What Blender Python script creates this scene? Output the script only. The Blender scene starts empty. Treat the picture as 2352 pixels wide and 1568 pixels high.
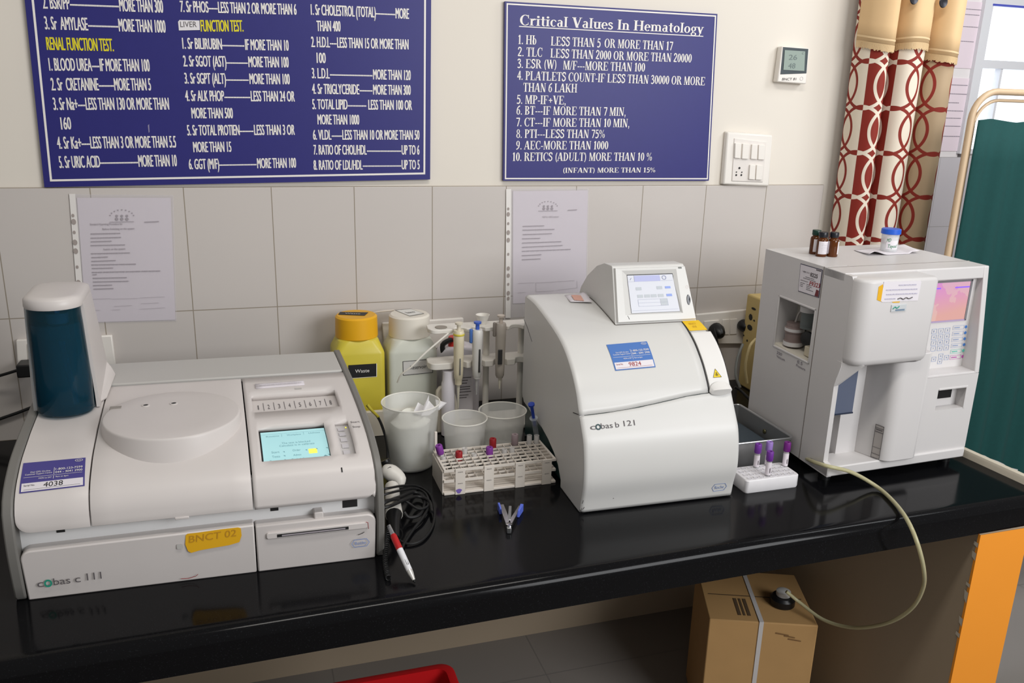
import bpy, bmesh, math, random
import numpy as np
from mathutils import Vector, Matrix
random.seed(7)
SC = bpy.context.scene
COL = SC.collection
PI = math.pi

# ------------------------------------------------------------------ camera, world, lights, exposure
CAM_POS = np.array([.53797, -2.13688, 1.61465]); FPX = 1908.186
YAW, PITCH, ROLL = .31336, -.28077, .02756
def _rot():
    cy, sy, cp, sp = math.cos(YAW), math.sin(YAW), math.cos(PITCH), math.sin(PITCH)
    f = np.array([sy*cp, cy*cp, sp]); r = np.array([cy, -sy, 0.]); u = np.cross(r, f)
    c, s = math.cos(ROLL), math.sin(ROLL)
    return np.stack([c*r+s*u, -s*r+c*u, f])
ROT = _rot()
cd = bpy.data.cameras.new('camera'); cam = bpy.data.objects.new('camera', cd); COL.objects.link(cam)
cd.sensor_fit = 'HORIZONTAL'; cd.sensor_width = 36; cd.lens = FPX/2352*36; cd.clip_start = .05; cd.clip_end = 60
M = Matrix.Identity(4)
for i in range(3):
    M[i][0], M[i][1], M[i][2], M[i][3] = ROT[0][i], ROT[1][i], -ROT[2][i], CAM_POS[i]
cam.matrix_world = M
SC.camera = cam
w = bpy.data.worlds.new('world'); SC.world = w; w.use_nodes = True
bg = w.node_tree.nodes['Background']; bg.inputs[0].default_value = (1, .97, .93, 1); bg.inputs[1].default_value = .29
def area(name, loc, target, sx, sy, power, col):
    l = bpy.data.lights.new(name, 'AREA'); l.shape = 'RECTANGLE'; l.size = sx; l.size_y = sy; l.energy = power; l.color = col
    o = bpy.data.objects.new(name, l); COL.objects.link(o); o.location = loc
    o.rotation_euler = (Vector(target)-Vector(loc)).to_track_quat('-Z', 'Y').to_euler(); return o
area('window_daylight', (2.5, -3.0, 2.1), (1.1, -.4, .95), 1.6, 1.2, 58, (.97, .98, 1))
area('far_wall_fill', (3.0, -.9, 2.5), (3.6, .8, 1.5), .8, .8, 17, (.95, .98, 1))  # added fill lamp that brightens the far wall and ward screen
area('ceiling_tube_light', (1.1, -1.5, 3.0), (1.1, -.4, .9), 1.3, .25, 18, (1, .96, .9))
SC.view_settings.view_transform = 'Standard'; SC.view_settings.look = 'None'
SC.view_settings.gamma = 1; SC.view_settings.use_curve_mapping = False
SC.view_settings.exposure = -.02

# ------------------------------------------------------------------ points on real surfaces
def U(x, y, ax, val):
    d = ROT.T @ np.array([(x-1176)/FPX, -(y-784)/FPX, 1])
    return CAM_POS + d*(val-CAM_POS[ax])/d[ax]
def Wp(x, y, d=0): return U(x, y, 1, -d)       # on the wall, d in front of it
def Tp(x, y, z=.8): return U(x, y, 2, z)       # on a level surface

# ------------------------------------------------------------------ materials
def lin(c):
    return tuple(((v/255/12.92) if v/255 <= .04045 else ((v/255+.055)/1.055)**2.4) for v in c)
MATS = {}
def mat(name, col, rough=.5, metal=0, spec=.5, trans=0, alpha=1, emit=None, es=0, noise=0, nscale=30, ior=1.45, sss=0):
    if name in MATS: return MATS[name]
    m = bpy.data.materials.new(name); m.use_nodes = True; nt = m.node_tree; b = nt.nodes['Principled BSDF']
    c = lin(col)+(1,)
    b.inputs['Base Color'].default_value = c; b.inputs['Roughness'].default_value = rough
    b.inputs['Metallic'].default_value = metal; b.inputs['Specular IOR Level'].default_value = spec
    b.inputs['Transmission Weight'].default_value = trans; b.inputs['Alpha'].default_value = alpha; b.inputs['IOR'].default_value = ior
    if emit: b.inputs['Emission Color'].default_value = lin(emit)+(1,); b.inputs['Emission Strength'].default_value = es
    if noise:
        tc = nt.nodes.new('ShaderNodeTexCoord'); n = nt.nodes.new('ShaderNodeTexNoise'); n.inputs['Scale'].default_value = nscale; n.inputs['Detail'].default_value = 4
        mx = nt.nodes.new('ShaderNodeMix'); mx.data_type = 'RGBA'
        mx.inputs[6].default_value = tuple(v*(1-noise) for v in c[:3])+(1,); mx.inputs[7].default_value = tuple(min(1, v*(1+noise)) for v in c[:3])+(1,)
        nt.links.new(tc.outputs['Object'], n.inputs['Vector']); nt.links.new(n.outputs['Fac'], mx.inputs[0]); nt.links.new(mx.outputs[2], b.inputs['Base Color'])
    MATS[name] = m; return m
class NB:
    def __init__(s, m): s.nt = m.node_tree; s.L = s.nt.links
    def m(s, op, a, b=None, c=None):
        n = s.nt.nodes.new('ShaderNodeMath'); n.operation = op
        for i, v in enumerate((a, b, c)):
            if v is None: continue
            if isinstance(v, (int, float)): n.inputs[i].default_value = v
            else: s.L.new(v, n.inputs[i])
        return n.outputs[0]
    def mix(s, f, a, b):
        n = s.nt.nodes.new('ShaderNodeMix'); n.data_type = 'RGBA'
        for k, v in ((0, f), (6, a), (7, b)):
            if isinstance(v, tuple): n.inputs[k].default_value = v
            elif isinstance(v, (int, float)): n.inputs[k].default_value = v
            else: s.L.new(v, n.inputs[k])
        return n.outputs[2]
    def coord(s, kind):
        t = s.nt.nodes.new('ShaderNodeTexCoord'); p = s.nt.nodes.new('ShaderNodeSeparateXYZ'); s.L.new(t.outputs[kind], p.inputs[0]); return p.outputs, t.outputs[kind]
    def noise(s, vec, scale, detail=3):
        n = s.nt.nodes.new('ShaderNodeTexNoise'); n.inputs['Scale'].default_value = scale; n.inputs['Detail'].default_value = detail; s.L.new(vec, n.inputs['Vector']); return n.outputs['Fac']
def tile_mat(name, col, col2, grout, ax, ox, sx, ay, oy, sy, g=.0028, rough=.22, spec=.5):
    m = mat(name, col, rough, spec=spec); nb = NB(m); b = m.node_tree.nodes['Principled BSDF']
    p, vec = nb.coord('Object')
    def line(a, o, s):
        f = nb.m('FRACT', nb.m('DIVIDE', nb.m('SUBTRACT', p[a], o), s))
        return nb.m('LESS_THAN', nb.m('MULTIPLY', nb.m('MINIMUM', f, nb.m('SUBTRACT', 1, f)), s), g/2)
    msk = nb.m('MAXIMUM', line(ax, ox, sx), line(ay, oy, sy))
    base = nb.mix(nb.noise(vec, 3), lin(col)+(1,), lin(col2)+(1,))
    nb.L.new(nb.mix(msk, base, lin(grout)+(1,)), b.inputs['Base Color'])
    nb.L.new(nb.m('ADD', rough, nb.m('MULTIPLY', msk, .5)), b.inputs['Roughness'])
    return m
WHITE = mat('white_plastic', (208, 202, 199), .38, noise=.03, nscale=14)
WHITE2 = mat('white_plastic_grey', (192, 189, 188), .42)
CREAMW = mat('cream_plastic', (222, 214, 198), .4)
BGREY = mat('analyzer_warm_white', (209, 208, 205), .36, noise=.02, nscale=10)
HGREY = mat('analyzer_cool_white', (205, 202, 201), .4, noise=.02, nscale=10)
FRAMEG = mat('grey_bezel', (118, 116, 112), .45)
DARK = mat('dark_gap', (24, 24, 25), .6)
BLACK = mat('black_plastic', (17, 17, 18), .4)
RUB = mat('black_rubber', (14, 14, 15), .55)
LIDG = mat('lid_grey', (186, 184, 180), .42)
INK = mat('ink_black', (30, 28, 30), .6)
INKG = mat('ink_grey', (95, 90, 92), .6)
INKP = mat('ink_faint', (158, 151, 157), .7)
WINK = mat('white_print', (232, 228, 224), .6)
YINK = mat('yellow_print', (226, 214, 40), .6)
RINK = mat('red_ink', (150, 30, 38), .6)
GINK = mat('green_ink', (40, 130, 90), .6)
BINK = mat('blue_print', (70, 90, 160), .6)
TEAL = mat('teal_print', (40, 150, 125), .5)
CHROME = mat('chrome', (200, 200, 205), .15, metal=1)
STEEL = mat('stainless_steel', (180, 182, 184), .32, metal=.9)
PAPER = mat('white_paper', (222, 217, 222), .7)
YMARK = mat('yellow_marker', (226, 172, 24), .6)
FROST = mat('frosted_plastic', (226, 226, 220), .3, trans=.75, ior=1.12)
CLEAR = mat('clear_plastic', (235, 235, 232), .08, trans=.95, ior=1.2)

# ------------------------------------------------------------------ things, parts, meshes
ORG = {}
def tag(o, label, cat, group=None):
    o['label'] = label; o['category'] = cat
    if group: o['group'] = group
    return o
def thing(name, label, cat, loc=(0, 0, 0), group=None, A=None):
    o = bpy.data.objects.new(name, None); COL.objects.link(o); o.location = loc; o.empty_display_size = .02
    ORG[o.name] = (np.array(loc, float) if A is None else np.zeros(3), A); return tag(o, label, cat, group)
def xf(parent, loc):
    p = parent
    while p is not None:
        if p.name in ORG: return ORG[p.name]
        p = p.parent
    return (np.array(loc, float), None)
class MB:
    def __init__(s): s.v = []; s.f = []; s.mi = []; s.uv = None; s.cur = 0
    def add(s, vs, fs):
        n = len(s.v); s.v += [tuple(map(float, p)) for p in vs]
        for f in fs: s.f.append(tuple(i+n for i in f)); s.mi.append(s.cur)
        return s
    def box(s, x0, x1, y0, y1, z0, z1):
        vs = [(x, y, z) for z in (z0, z1) for y in (y0, y1) for x in (x0, x1)]
        return s.add(vs, [(0, 2, 3, 1), (4, 5, 7, 6), (0, 1, 5, 4), (2, 6, 7, 3), (0, 4, 6, 2), (1, 3, 7, 5)])
    def hexa(s, bot, top):           # four bottom points counter-clockwise from above, four top points
        return s.add(list(bot)+list(top), [(3, 2, 1, 0), (4, 5, 6, 7)]+[(i, (i+1) % 4, 4+(i+1) % 4, 4+i) for i in range(4)])
    def prism(s, pts, ax, a, b):     # polygon in the two other axes, extruded along ax
        def P(u, v, w): return (w, u, v) if ax == 'x' else (u, w, v) if ax == 'y' else (u, v, w)
        n = len(pts); vs = [P(u, v, a) for u, v in pts]+[P(u, v, b) for u, v in pts]
        return s.add(vs, [tuple(range(n))[::-1], tuple(range(n, 2*n))]+[(i, (i+1) % n, n+(i+1) % n, n+i) for i in range(n)])
    def loft(s, rings, cap=True):
        n = len(rings[0]); vs = [p for r in rings for p in r]; fs = []
        for k in range(len(rings)-1):
            for i in range(n): j = (i+1) % n; fs.append((k*n+i, k*n+j, (k+1)*n+j, (k+1)*n+i))
        if cap: fs += [tuple(range(n))[::-1], tuple(range(len(vs)-n, len(vs)))]
        return s.add(vs, fs)
    def lathe(s, prof, c=(0, 0, 0), n=32, ax=(0, 0, 1), sx=1, sy=1):
        q = Vector((0, 0, 1)).rotation_difference(Vector(ax).normalized()); rings = []
        for r, z in prof:
            rings.append([tuple(np.array(q @ Vector((max(r, 1e-5)*sx*math.cos(2*PI*i/n), max(r, 1e-5)*sy*math.sin(2*PI*i/n), z)))+np.array(c)) for i in range(n)])
        return s.loft(rings)
    def tube(s, pts, r, n=10, samples=None, closed=False):
        P = spline(pts, samples) if samples else [np.array(p, float) for p in pts]
        rings = []; up = None
        for i, p in enumerate(P):
            t = P[min(i+1, len(P)-1)]-P[max(i-1, 0)]; t = t/np.linalg.norm(t)
            if up is None: up = np.cross(t, [0.3, .2, 1.]);
            up = up-t*(up@t); up /= np.linalg.norm(up); b = np.cross(t, up); rr = r[i] if isinstance(r, (list, tuple)) else r
            rings.append([p+rr*(math.cos(2*PI*k/n)*up+math.sin(2*PI*k/n)*b) for k in range(n)])
        return s.loft(rings)
    def grid(s, fn, nu, nv, uvf=None, skip=None):
        vs = [fn(i/nu, j/nv) for j in range(nv+1) for i in range(nu+1)]
        fs = [(j*(nu+1)+i, j*(nu+1)+i+1, (j+1)*(nu+1)+i+1, (j+1)*(nu+1)+i) for j in range(nv) for i in range(nu) if not (skip and skip(i, j))]
        if uvf: s.uv = [uvf(i/nu, j/nv) for j in range(nv+1) for i in range(nu+1)]
        return s.add(vs, fs)
    def poly(s, pts): return s.add(pts, [tuple(range(len(pts)))])
    def build(s, name, mats, parent=None, bevel=0, segs=2, smooth=35, loc=(0, 0, 0), solid=0, soff=-1, sub=0, label=None):
        me = bpy.data.meshes.new(name); o0, A = xf(parent, loc)
        V = np.array(s.v)
        V = (V-o0) @ A.T if A is not None else V-o0
        me.from_pydata(V.tolist(), [], s.f); mats = mats if isinstance(mats, (list, tuple)) else [mats]
        for m in mats: me.materials.append(m)
        if len(mats) > 1: me.polygons.foreach_set('material_index', s.mi)
        if s.uv:
            ul = me.uv_layers.new(name='UVMap')
            for l in me.loops: ul.data[l.index].uv = s.uv[l.vertex_index]
        bm = bmesh.new(); bm.from_mesh(me)
        if not s.uv and not getattr(s, 'keep', False): bmesh.ops.recalc_face_normals(bm, faces=bm.faces)
        bm.to_mesh(me); bm.free()
        if smooth:
            me.polygons.foreach_set('use_smooth', [True]*len(me.polygons)); me.set_sharp_from_angle(angle=math.radians(smooth))
        me.update(); o = bpy.data.objects.new(name, me); COL.objects.link(o)
        if parent is None: o.location = loc
        else: o.parent = parent
        if solid: d = o.modifiers.new('solid', 'SOLIDIFY'); d.thickness = solid; d.offset = soff
        if bevel:
            d = o.modifiers.new('bevel', 'BEVEL'); d.width = bevel; d.segments = segs; d.limit_method = 'ANGLE'; d.angle_limit = math.radians(32); d.harden_normals = False
        if sub: d = o.modifiers.new('sub', 'SUBSURF'); d.levels = sub; d.render_levels = sub
        if label: o['label'] = label
        return o
def struct(o): o['kind'] = 'structure'; return o
def spline(pts, m):
    P = [np.array(p, float) for p in pts]; Q = [2*P[0]-P[1]]+P+[2*P[-1]-P[-2]]; out = []
    n = len(P)-1
    for k in range(m+1):
        t = k/m*n; i = min(int(t), n-1); t -= i; a, b, c, d = Q[i:i+4]
        out.append(.5*((2*b)+(-a+c)*t+(2*a-5*b+4*c-d)*t*t+(-a+3*b-3*c+d)*t**3))
    return out
def rrect(x0, x1, y0, y1, r, n=5):
    out = []
    for cx, cy, a in ((x1-r, y1-r, 0), (x0+r, y1-r, 90), (x0+r, y0+r, 180), (x1-r, y0+r, 270)):
        for k in range(n+1): t = math.radians(a+90*k/n); out.append((cx+r*math.cos(t), cy+r*math.sin(t)))
    return out
def dup(root, loc, label=None, rot=None, group=None):
    r = root.copy(); COL.objects.link(r); r.location = loc
    if rot: r.rotation_euler = rot
    if label: r['label'] = label
    if group: r['group'] = group
    for ch in root.children:
        c = ch.copy(); COL.objects.link(c); c.parent = r
        for g in ch.children: d = g.copy(); COL.objects.link(d); d.parent = c
    return r
# ------------------------------------------------------------------ lettering
_G = {}
def sans(s, bold=0):
    k = (s, bold)
    if k in _G: return _G[k]
    cu = bpy.data.curves.new('t', 'FONT'); cu.body = s; cu.resolution_u = 3; cu.offset = bold; cu.fill_mode = 'FRONT'
    ob = bpy.data.objects.new('t', cu); me = ob.to_mesh()
    V = np.array([v.co[:2] for v in me.vertices]); F = [tuple(p.vertices) for p in me.polygons]
    ob.to_mesh_clear(); bpy.data.objects.remove(ob); bpy.data.curves.remove(cu)
    _G[k] = (V, F); return _G[k]
CAPH = sans('H')[0][:, 1].max()
W_, T_, t_, e_ = .175, .06, .05, .08
def g_r(x0, y0, x1, y1): return ([(x0, y0), (x1, y0), (x1, y1), (x0, y1)], [(0, 1, 2, 3)])
def g_q(xa, ya, xb, yb, w): return ([(xa, ya), (xa+w, ya), (xb+w, yb), (xb, yb)], [(0, 1, 2, 3)])
def g_a(cx, cy, rx, ry, a0, a1, wh, wv, n=14):
    v = []; f = []
    for i in range(n+1):
        t = math.radians(a0+(a1-a0)*i/n); c, s = math.cos(t), math.sin(t)
        v += [(cx+rx*c, cy+ry*s), (cx+(rx-wh)*c, cy+(ry-wv)*s)]
    return (v, [(2*i, 2*i+2, 2*i+3, 2*i+1) for i in range(n)])
def g_k(pts, w):
    P = spline([(x, y, 0) for x, y in pts], len(pts)*3); v = []
    for i, p in enumerate(P):
        t = P[min(i+1, len(P)-1)]-P[max(i-1, 0)]; t /= np.linalg.norm(t); n = np.array([-t[1], t[0]])
        ww = w*(.55+.45*abs(t[0]*.4+t[1]*1.0)) if False else w
        v += [tuple(p[:2]+n*ww/2), tuple(p[:2]-n*ww/2)]
    return (v, [(2*i, 2*i+2, 2*i+3, 2*i+1) for i in range(len(P)-1)])
def g_s(x, y0=0, y1=1, top=1, bot=1, w=W_):
    o = [g_r(x, y0, x+w, y1)]
    if top: o.append(g_r(x-e_, y1-t_, x+w+e_, y1))
    if bot: o.append(g_r(x-e_, y0, x+w+e_, y0+t_))
    return o
def g_x(x0, y0, x1, y1): return [g_r(x0, y0, x1, y1)]
S_, X_ = .1, .66
def O(cx, cy, rx, ry, a0=0, a1=360): return [g_a(cx, cy, rx, ry, a0, a1, W_, T_)]
def x(cx, y, wd=.3): return [g_r(cx-wd/2, min(y, y+t_) if y < .5 else y-t_, cx+wd/2, y+t_ if y < .5 else y)]
SER = {
 'I': (.38, g_s(S_)), 'H': (.86, g_s(S_)+g_s(.58)+g_x(.2, .48, .6, .54)), 'L': (.72, g_s(S_)+g_x(S_, 0, .66, T_)+g_x(.6, 0, .66, .26)),
 'E': (.74, g_s(S_)+g_x(S_, 0, .68, T_)+g_x(.62, 0, .68, .24)+g_x(S_, .94, .66, 1)+g_x(.6, .76, .66, 1)+g_x(S_, .48, .46, .53)+g_x(.42, .38, .47, .63)),
 'F': (.68, g_s(S_)+g_x(S_, .94, .64, 1)+g_x(.58, .76, .64, 1)+g_x(S_, .48, .46, .53)+g_x(.42, .38, .47, .63)),
 'T': (.7, g_s(.26, top=0)+g_x(.02, .94, .68, 1)+g_x(.02, .74, .08, 1)+g_x(.62, .74, .68, 1)),
 'S': (.6, [g_k([(.5, .8), (.46, .93), (.3, .97), (.13, .88), (.13, .7), (.3, .55), (.46, .42), (.48, .2), (.32, .05), (.14, .05), (.06, .22)], .14)]+g_x(.47, .7, .53, .98)+g_x(.04, .02, .1, .3)),
 'A': (.8, [g_q(.02, 0, .34, 1, .08), g_q(.52, 0, .32, 1, .2)]+x(.08, 0, .22)+x(.64, 0, .3)+g_x(.2, .3, .56, .36)),
 'N': (.8, [g_r(.1, 0, .17, 1), g_q(.5, 0, .06, 1, .2), g_r(.6, 0, .67, 1)]+x(.13, 0, .24)+x(.64, 1, .24)),
 'M': (.98, [g_r(.1, 0, .17, 1), g_q(.4, 0, .1, 1, .16), g_q(.4, 0, .68, 1, .09)]+g_s(.7)+x(.13, 0, .24)),
 'O': (.8, O(.4, .5, .37, .52)), 'C': (.74, O(.42, .5, .39, .52, 52, 308)+g_x(.62, .68, .68, 1)+g_x(.62, .06, .66, .28)),
 'R': (.8, g_s(S_)+[g_a(.3, .74, .34, .26, -90, 90, W_, T_), g_q(.56, 0, .34, .48, .2)]+x(.7, 0, .22)),
 'P': (.66, g_s(S_)+[g_a(.28, .72, .34, .28, -90, 90, W_, T_)]), 'B': (.72, g_s(S_)+[g_a(.28, .75, .32, .25, -90, 90, W_, T_), g_a(.28, .26, .37, .26, -90, 90, W_, T_)]),
 'D': (.78, g_s(S_)+[g_a(.28, .5, .43, .5, -90, 90, W_, T_)]), 'U': (.8, g_s(.1, .3, 1, bot=0)+[g_a(.39, .32, .29, .34, 180, 360, .1, T_)]+[g_r(.62, .3, .68, 1)]+x(.65, 1, .22)),
 'V': (.78, [g_q(.32, 0, .06, 1, .2), g_q(.36, 0, .62, 1, .08)]+x(.16, 1, .32)+x(.66, 1, .22)),
 'W': (1.1, [g_q(.28, 0, .06, 1, .18), g_q(.3, 0, .52, 1, .08), g_q(.68, 0, .44, 1, .18), g_q(.72, 0, .96, 1, .08)]+x(.14, 1, .26)+x(.54, 1, .24)+x(1., 1, .2)),
 'K': (.84, g_s(S_)+[g_q(.24, .42, .6, 1, .09), g_q(.56, 0, .3, .56, .2)]+x(.66, 1, .24)+x(.7, 0, .26)),
 '1': (.5, g_s(.18, top=0)+[g_q(.06, .8, .2, 1, .12)]), '0': (.56, O(.28, .5, .26, .51)),
 '2': (.56, [g_k([(.08, .74), (.13, .93), (.28, .98), (.43, .87), (.42, .66), (.24, .34), (.06, .06)], .13)]+g_x(.05, 0, .5, .13)),
 '3': (.56, [g_k([(.08, .82), (.2, .97), (.38, .92), (.4, .7), (.22, .56), (.44, .42), (.44, .16), (.26, .03), (.07, .1)], .13)]),
 '4': (.58, [g_r(.32, 0, .48, 1), g_q(.04, .3, .34, .98, .09)]+g_x(.03, .26, .56, .38)),
 '5': (.56, g_x(.13, .88, .48, 1)+[g_q(.09, .52, .14, .98, .08), g_k([(.1, .56), (.28, .62), (.44, .48), (.45, .22), (.3, .04), (.07, .08)], .14)]),
 '6': (.56, [g_a(.28, .31, .25, .32, 0, 360, .15, T_), g_k([(.1, .34), (.16, .7), (.34, .92), (.5, .99)], .13)]),
 '7': (.54, g_x(.05, .87, .52, 1)+[g_q(.16, 0, .42, .92, .13)]), '8': (.56, [g_a(.28, .75, .22, .26, 0, 360, .13, T_), g_a(.28, .26, .26, .28, 0, 360, .14, T_)]),
 '9': (.56, [g_a(.28, .69, .25, .32, 0, 360, .15, T_), g_k([(.46, .66), (.4, .3), (.22, .08), (.06, .01)], .13)]),
 '.': (.26, g_x(.06, 0, .2, .14)), ',': (.28, g_x(.07, 0, .2, .14)+[g_q(.06, -.18, .12, .04, .08)]), '-': (.36, g_x(.04, .3, .32, .4)),
 '(': (.36, [g_a(.42, .42, .32, .66, 115, 245, .12, .06)]), ')': (.36, [g_a(-.06, .42, .32, .66, -65, 65, .12, .06)]), '/': (.34, [g_q(.0, -.03, .24, 1.03, .08)]),
 '+': (.6, g_x(.06, .4, .54, .5)+g_x(.25, .18, .35, .7)), '%': (.9, [g_a(.2, .74, .17, .26, 0, 360, .1, .05, 10), g_a(.68, .26, .17, .26, 0, 360, .1, .05, 10), g_q(.2, 0, .62, 1, .06)]), ' ': (.3, []),
 'a': (.54, [g_a(.24, .2, .2, .22, 0, 360, .13, T_)]+[g_r(.3, 0, .45, .5), g_a(.25, .46, .2, .22, 0, 150, .14, .08)]+g_x(.3, 0, .52, t_)),
 'b': (.6, g_s(.09, 0, 1, bot=0)+[g_a(.3, .33, .26, .35, 0, 360, .15, T_)]), 'c': (.5, [g_a(.28, .33, .25, .35, 48, 312, .15, T_)]+g_x(.38, .48, .47, .58)),
 'e': (.52, [g_a(.27, .33, .25, .35, 0, 318, .15, T_)]+g_x(.1, .33, .5, .39)), 'g': (.54, [g_a(.25, .42, .21, .25, 0, 360, .13, T_), g_a(.26, -.1, .24, .18, 0, 360, .1, .07), g_q(.1, .02, .16, .2, .1)]+g_x(.38, .58, .52, .66)),
 'i': (.32, g_s(.08, 0, X_, w=.15)+[g_a(.155, .86, .1, .1, 0, 360, .099, .099)]), 'l': (.32, g_s(.08, 0, 1, w=.15)),
 'm': (.92, g_s(.08, 0, X_, w=.15)+[g_a(.31, .44, .22, .24, 0, 130, .15, .08), g_a(.61, .44, .22, .24, 0, 130, .15, .08)]+g_s(.38, 0, .46, top=0, w=.15)+g_s(.68, 0, .46, top=0, w=.15)),
 'n': (.62, g_s(.08, 0, X_, w=.15)+[g_a(.31, .44, .22, .24, 0, 130, .15, .08)]+g_s(.38, 0, .46, top=0, w=.15)), 'o': (.56, [g_a(.28, .33, .26, .35, 0, 360, .15, T_)]),
 'r': (.48, g_s(.08, 0, X_, w=.15)+[g_a(.36, .46, .16, .22, 40, 170, .1, .12)]), 's': (.44, [g_k([(.36, .52), (.26, .64), (.12, .6), (.1, .46), (.24, .35), (.36, .22), (.3, .05), (.14, .03), (.06, .14)], .11)]),
 't': (.4, [g_r(.12, .1, .27, .9), g_a(.27, .16, .15, .18, 180, 310, .14, .08)]+g_x(.02, .6, .38, .66)), 'u': (.62, g_s(.08, .18, X_, bot=0, w=.15)+[g_a(.27, .2, .19, .22, 180, 320, .14, .08)]+g_s(.4, 0, X_, w=.15)),
 'y': (.56, [g_q(.22, 0, .03, X_, .17), g_q(.17, -.26, .42, X_, .08)]+x(.1, X_, .26)+x(.46, X_, .2)),
}
def serif(s):
    if ('S', s) in _G: return _G[('S', s)]
    V = []; F = []; Ly = []; ox = 0
    for ch in s:
        adv, prims = SER.get(ch, SER[' '])
        for li, (v, f) in enumerate(prims):
            Ly += [li]*len(v); n = len(V); V += [(a+ox, b) for a, b in v]; F += [tuple(i+n for i in q) for q in f]
        ox += adv
    _G[('S', s)] = (np.array(V), F, Ly); return _G[('S', s)]
def put(mb, s, fn, style='sans', bold=0, slant=0):
    """lay the string through fn(x 0..1 along, y in cap heights)"""
    if any(c in 'MWNKVAR&' for c in s): bold = 0
    V, F = serif(s)[:2] if style == 'serif' else sans(s, bold)
    if len(V) == 0: return
    ch = 1. if style == 'serif' else CAPH
    x0, x1 = V[:, 0].min(), V[:, 0].max()
    if style == 'serif':
        mb.add([fn((a-x0)/(x1-x0), b/ch)+np.array([0, -.00012*k, 0]) for (a, b), k in zip(V, serif(s)[2])], F); return
    mb.add([fn((a-x0)/(x1-x0), b/ch) if not slant else fn((a-x0+slant*b)/(x1-x0), b/ch) for a, b in V], F)
def seg(P0, P1, h, up=(0, 0, 1)):
    P0, P1, up = np.array(P0), np.array(P1), np.array(up, float); d = P1-P0
    return lambda a, b: P0+d*a+up*h*b
def quadmap(TL, TR, BR, BL, off=(0, 0, 0)):
    TL, TR, BR, BL, off = [np.array(q, float) for q in (TL, TR, BR, BL, off)]
    return lambda u, v: (BL*(1-u)+BR*u)*(1-v)+(TL*(1-u)+TR*u)*v+off
def sub(fn, u0, u1, v, h, dv=0): return lambda a, b: fn(u0+(u1-u0)*a, v+dv*a+h*b)
def scribble(mb, fn, u0, u1, v, h, n=None):          # a row of illegible small print: word-long bars
    L = u1-u0; x_ = u0
    while x_ < u1-1e-4:
        wl = min(random.uniform(.02, .09), u1-x_); mb.add([fn(x_, v), fn(x_+wl*.85, v), fn(x_+wl*.85, v+h), fn(x_, v+h)], [(0, 1, 2, 3)]); x_ += wl
# ------------------------------------------------------------------ the setting
wallp = mat('wall_paint', (223, 216, 205), .7, noise=.03, nscale=2.5)
tilem = tile_mat('wall_tile', (203, 196, 190), (196, 190, 186), (146, 136, 122), 0, 0, .2, 2, 1.4, .3, .0023)
floorm = tile_mat('floor_tile', (140, 134, 128), (133, 128, 123), (120, 115, 110), 0, .1, .6, 1, -.2, .6, .004, .25)
struct(MB().box(-1.6, 2.34, 0, .12, 0, 2.6).build('wall_back', wallp))
struct(MB().box(-1.6, 2.2, -.009, -.0005, .6, 1.4).build('trim_1', tilem, bevel=.002))
struct(MB().box(-1.6, 5.2, -3.2, 1.6, -.05, 0).build('floor', floorm))
# worktop with a rounded nose
def yf(x_): return -.9305+.0188*(x_-.184)
def xr(y_): return 2.195-.0695*(y_+.674)
granite = mat('black_granite', (14, 14, 16), .1, spec=.17); nb = NB(granite); _, vec = nb.coord('Object')
fl = nb.m('GREATER_THAN', nb.noise(vec, 420, 2), .66); bb = granite.node_tree.nodes['Principled BSDF']
nb.L.new(nb.mix(fl, lin((13, 13, 15))+(1,), lin((27, 28, 31))+(1,)), bb.inputs['Base Color'])
nb.L.new(nb.m('ADD', .07, nb.m('MULTIPLY', nb.noise(vec, 6), .12)), bb.inputs['Roughness'])
nose = [(.03*1, .8)]+[(.022-.022*math.sin(t), .8-.022+.022*math.cos(t)) for t in np.linspace(0, PI/2, 7)]+[(0, .733), (.05, .733)]
rings = []
for xx in (-1.6, 'r'):
    ring = []
    for dy, z in nose: xe = xx if xx != 'r' else xr(-.93+dy); ring.append((xe, yf(xe)+dy, z))
    xe = xx if xx != 'r' else xr(0); ring += [(xe, -.0095, .733), (xe, -.0095, .8)]
    rings.append(ring)
wt = MB().loft(rings).build('granite_worktop', granite, smooth=30)
tag(wt, 'long polished black granite worktop carrying all the lab machines', 'worktop')
# pale strip along the worktop end, broken plaster beyond it
stripm = mat('beige_edging', (205, 196, 178), .5)
a0, a1 = (xr(-.02), -.02), (xr(-.93), -.93)
st = MB()
st.loft([[(p[0]+dx, p[1], z) for dx, z in ((0, .734), (.001, .812), (.004, .818), (.018, .818), (.021, .812), (.021, .734))] for p in (a0, a1)])
struct(st.build('trim_2', stripm, smooth=40))
rag = [(xr(-.5)+.022, -.5)]; ys = np.linspace(-.5, -.86, 22)
for yy in ys[::-1]: rag.insert(1, (xr(yy)+.045+random.uniform(-.009, .01)+(.008 if yy > -.7 else -.006), yy))
rag = [(xr(yy)+.022, yy) for yy in ys]+[(xr(yy)+.046+random.uniform(-.008, .009)-.02*(yy < -.78), yy) for yy in ys[::-1]]
struct(MB().prism(rag, 'z', .775, .806).build('trim_3', mat('plaster', (178, 174, 176), .8), smooth=0))
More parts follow.
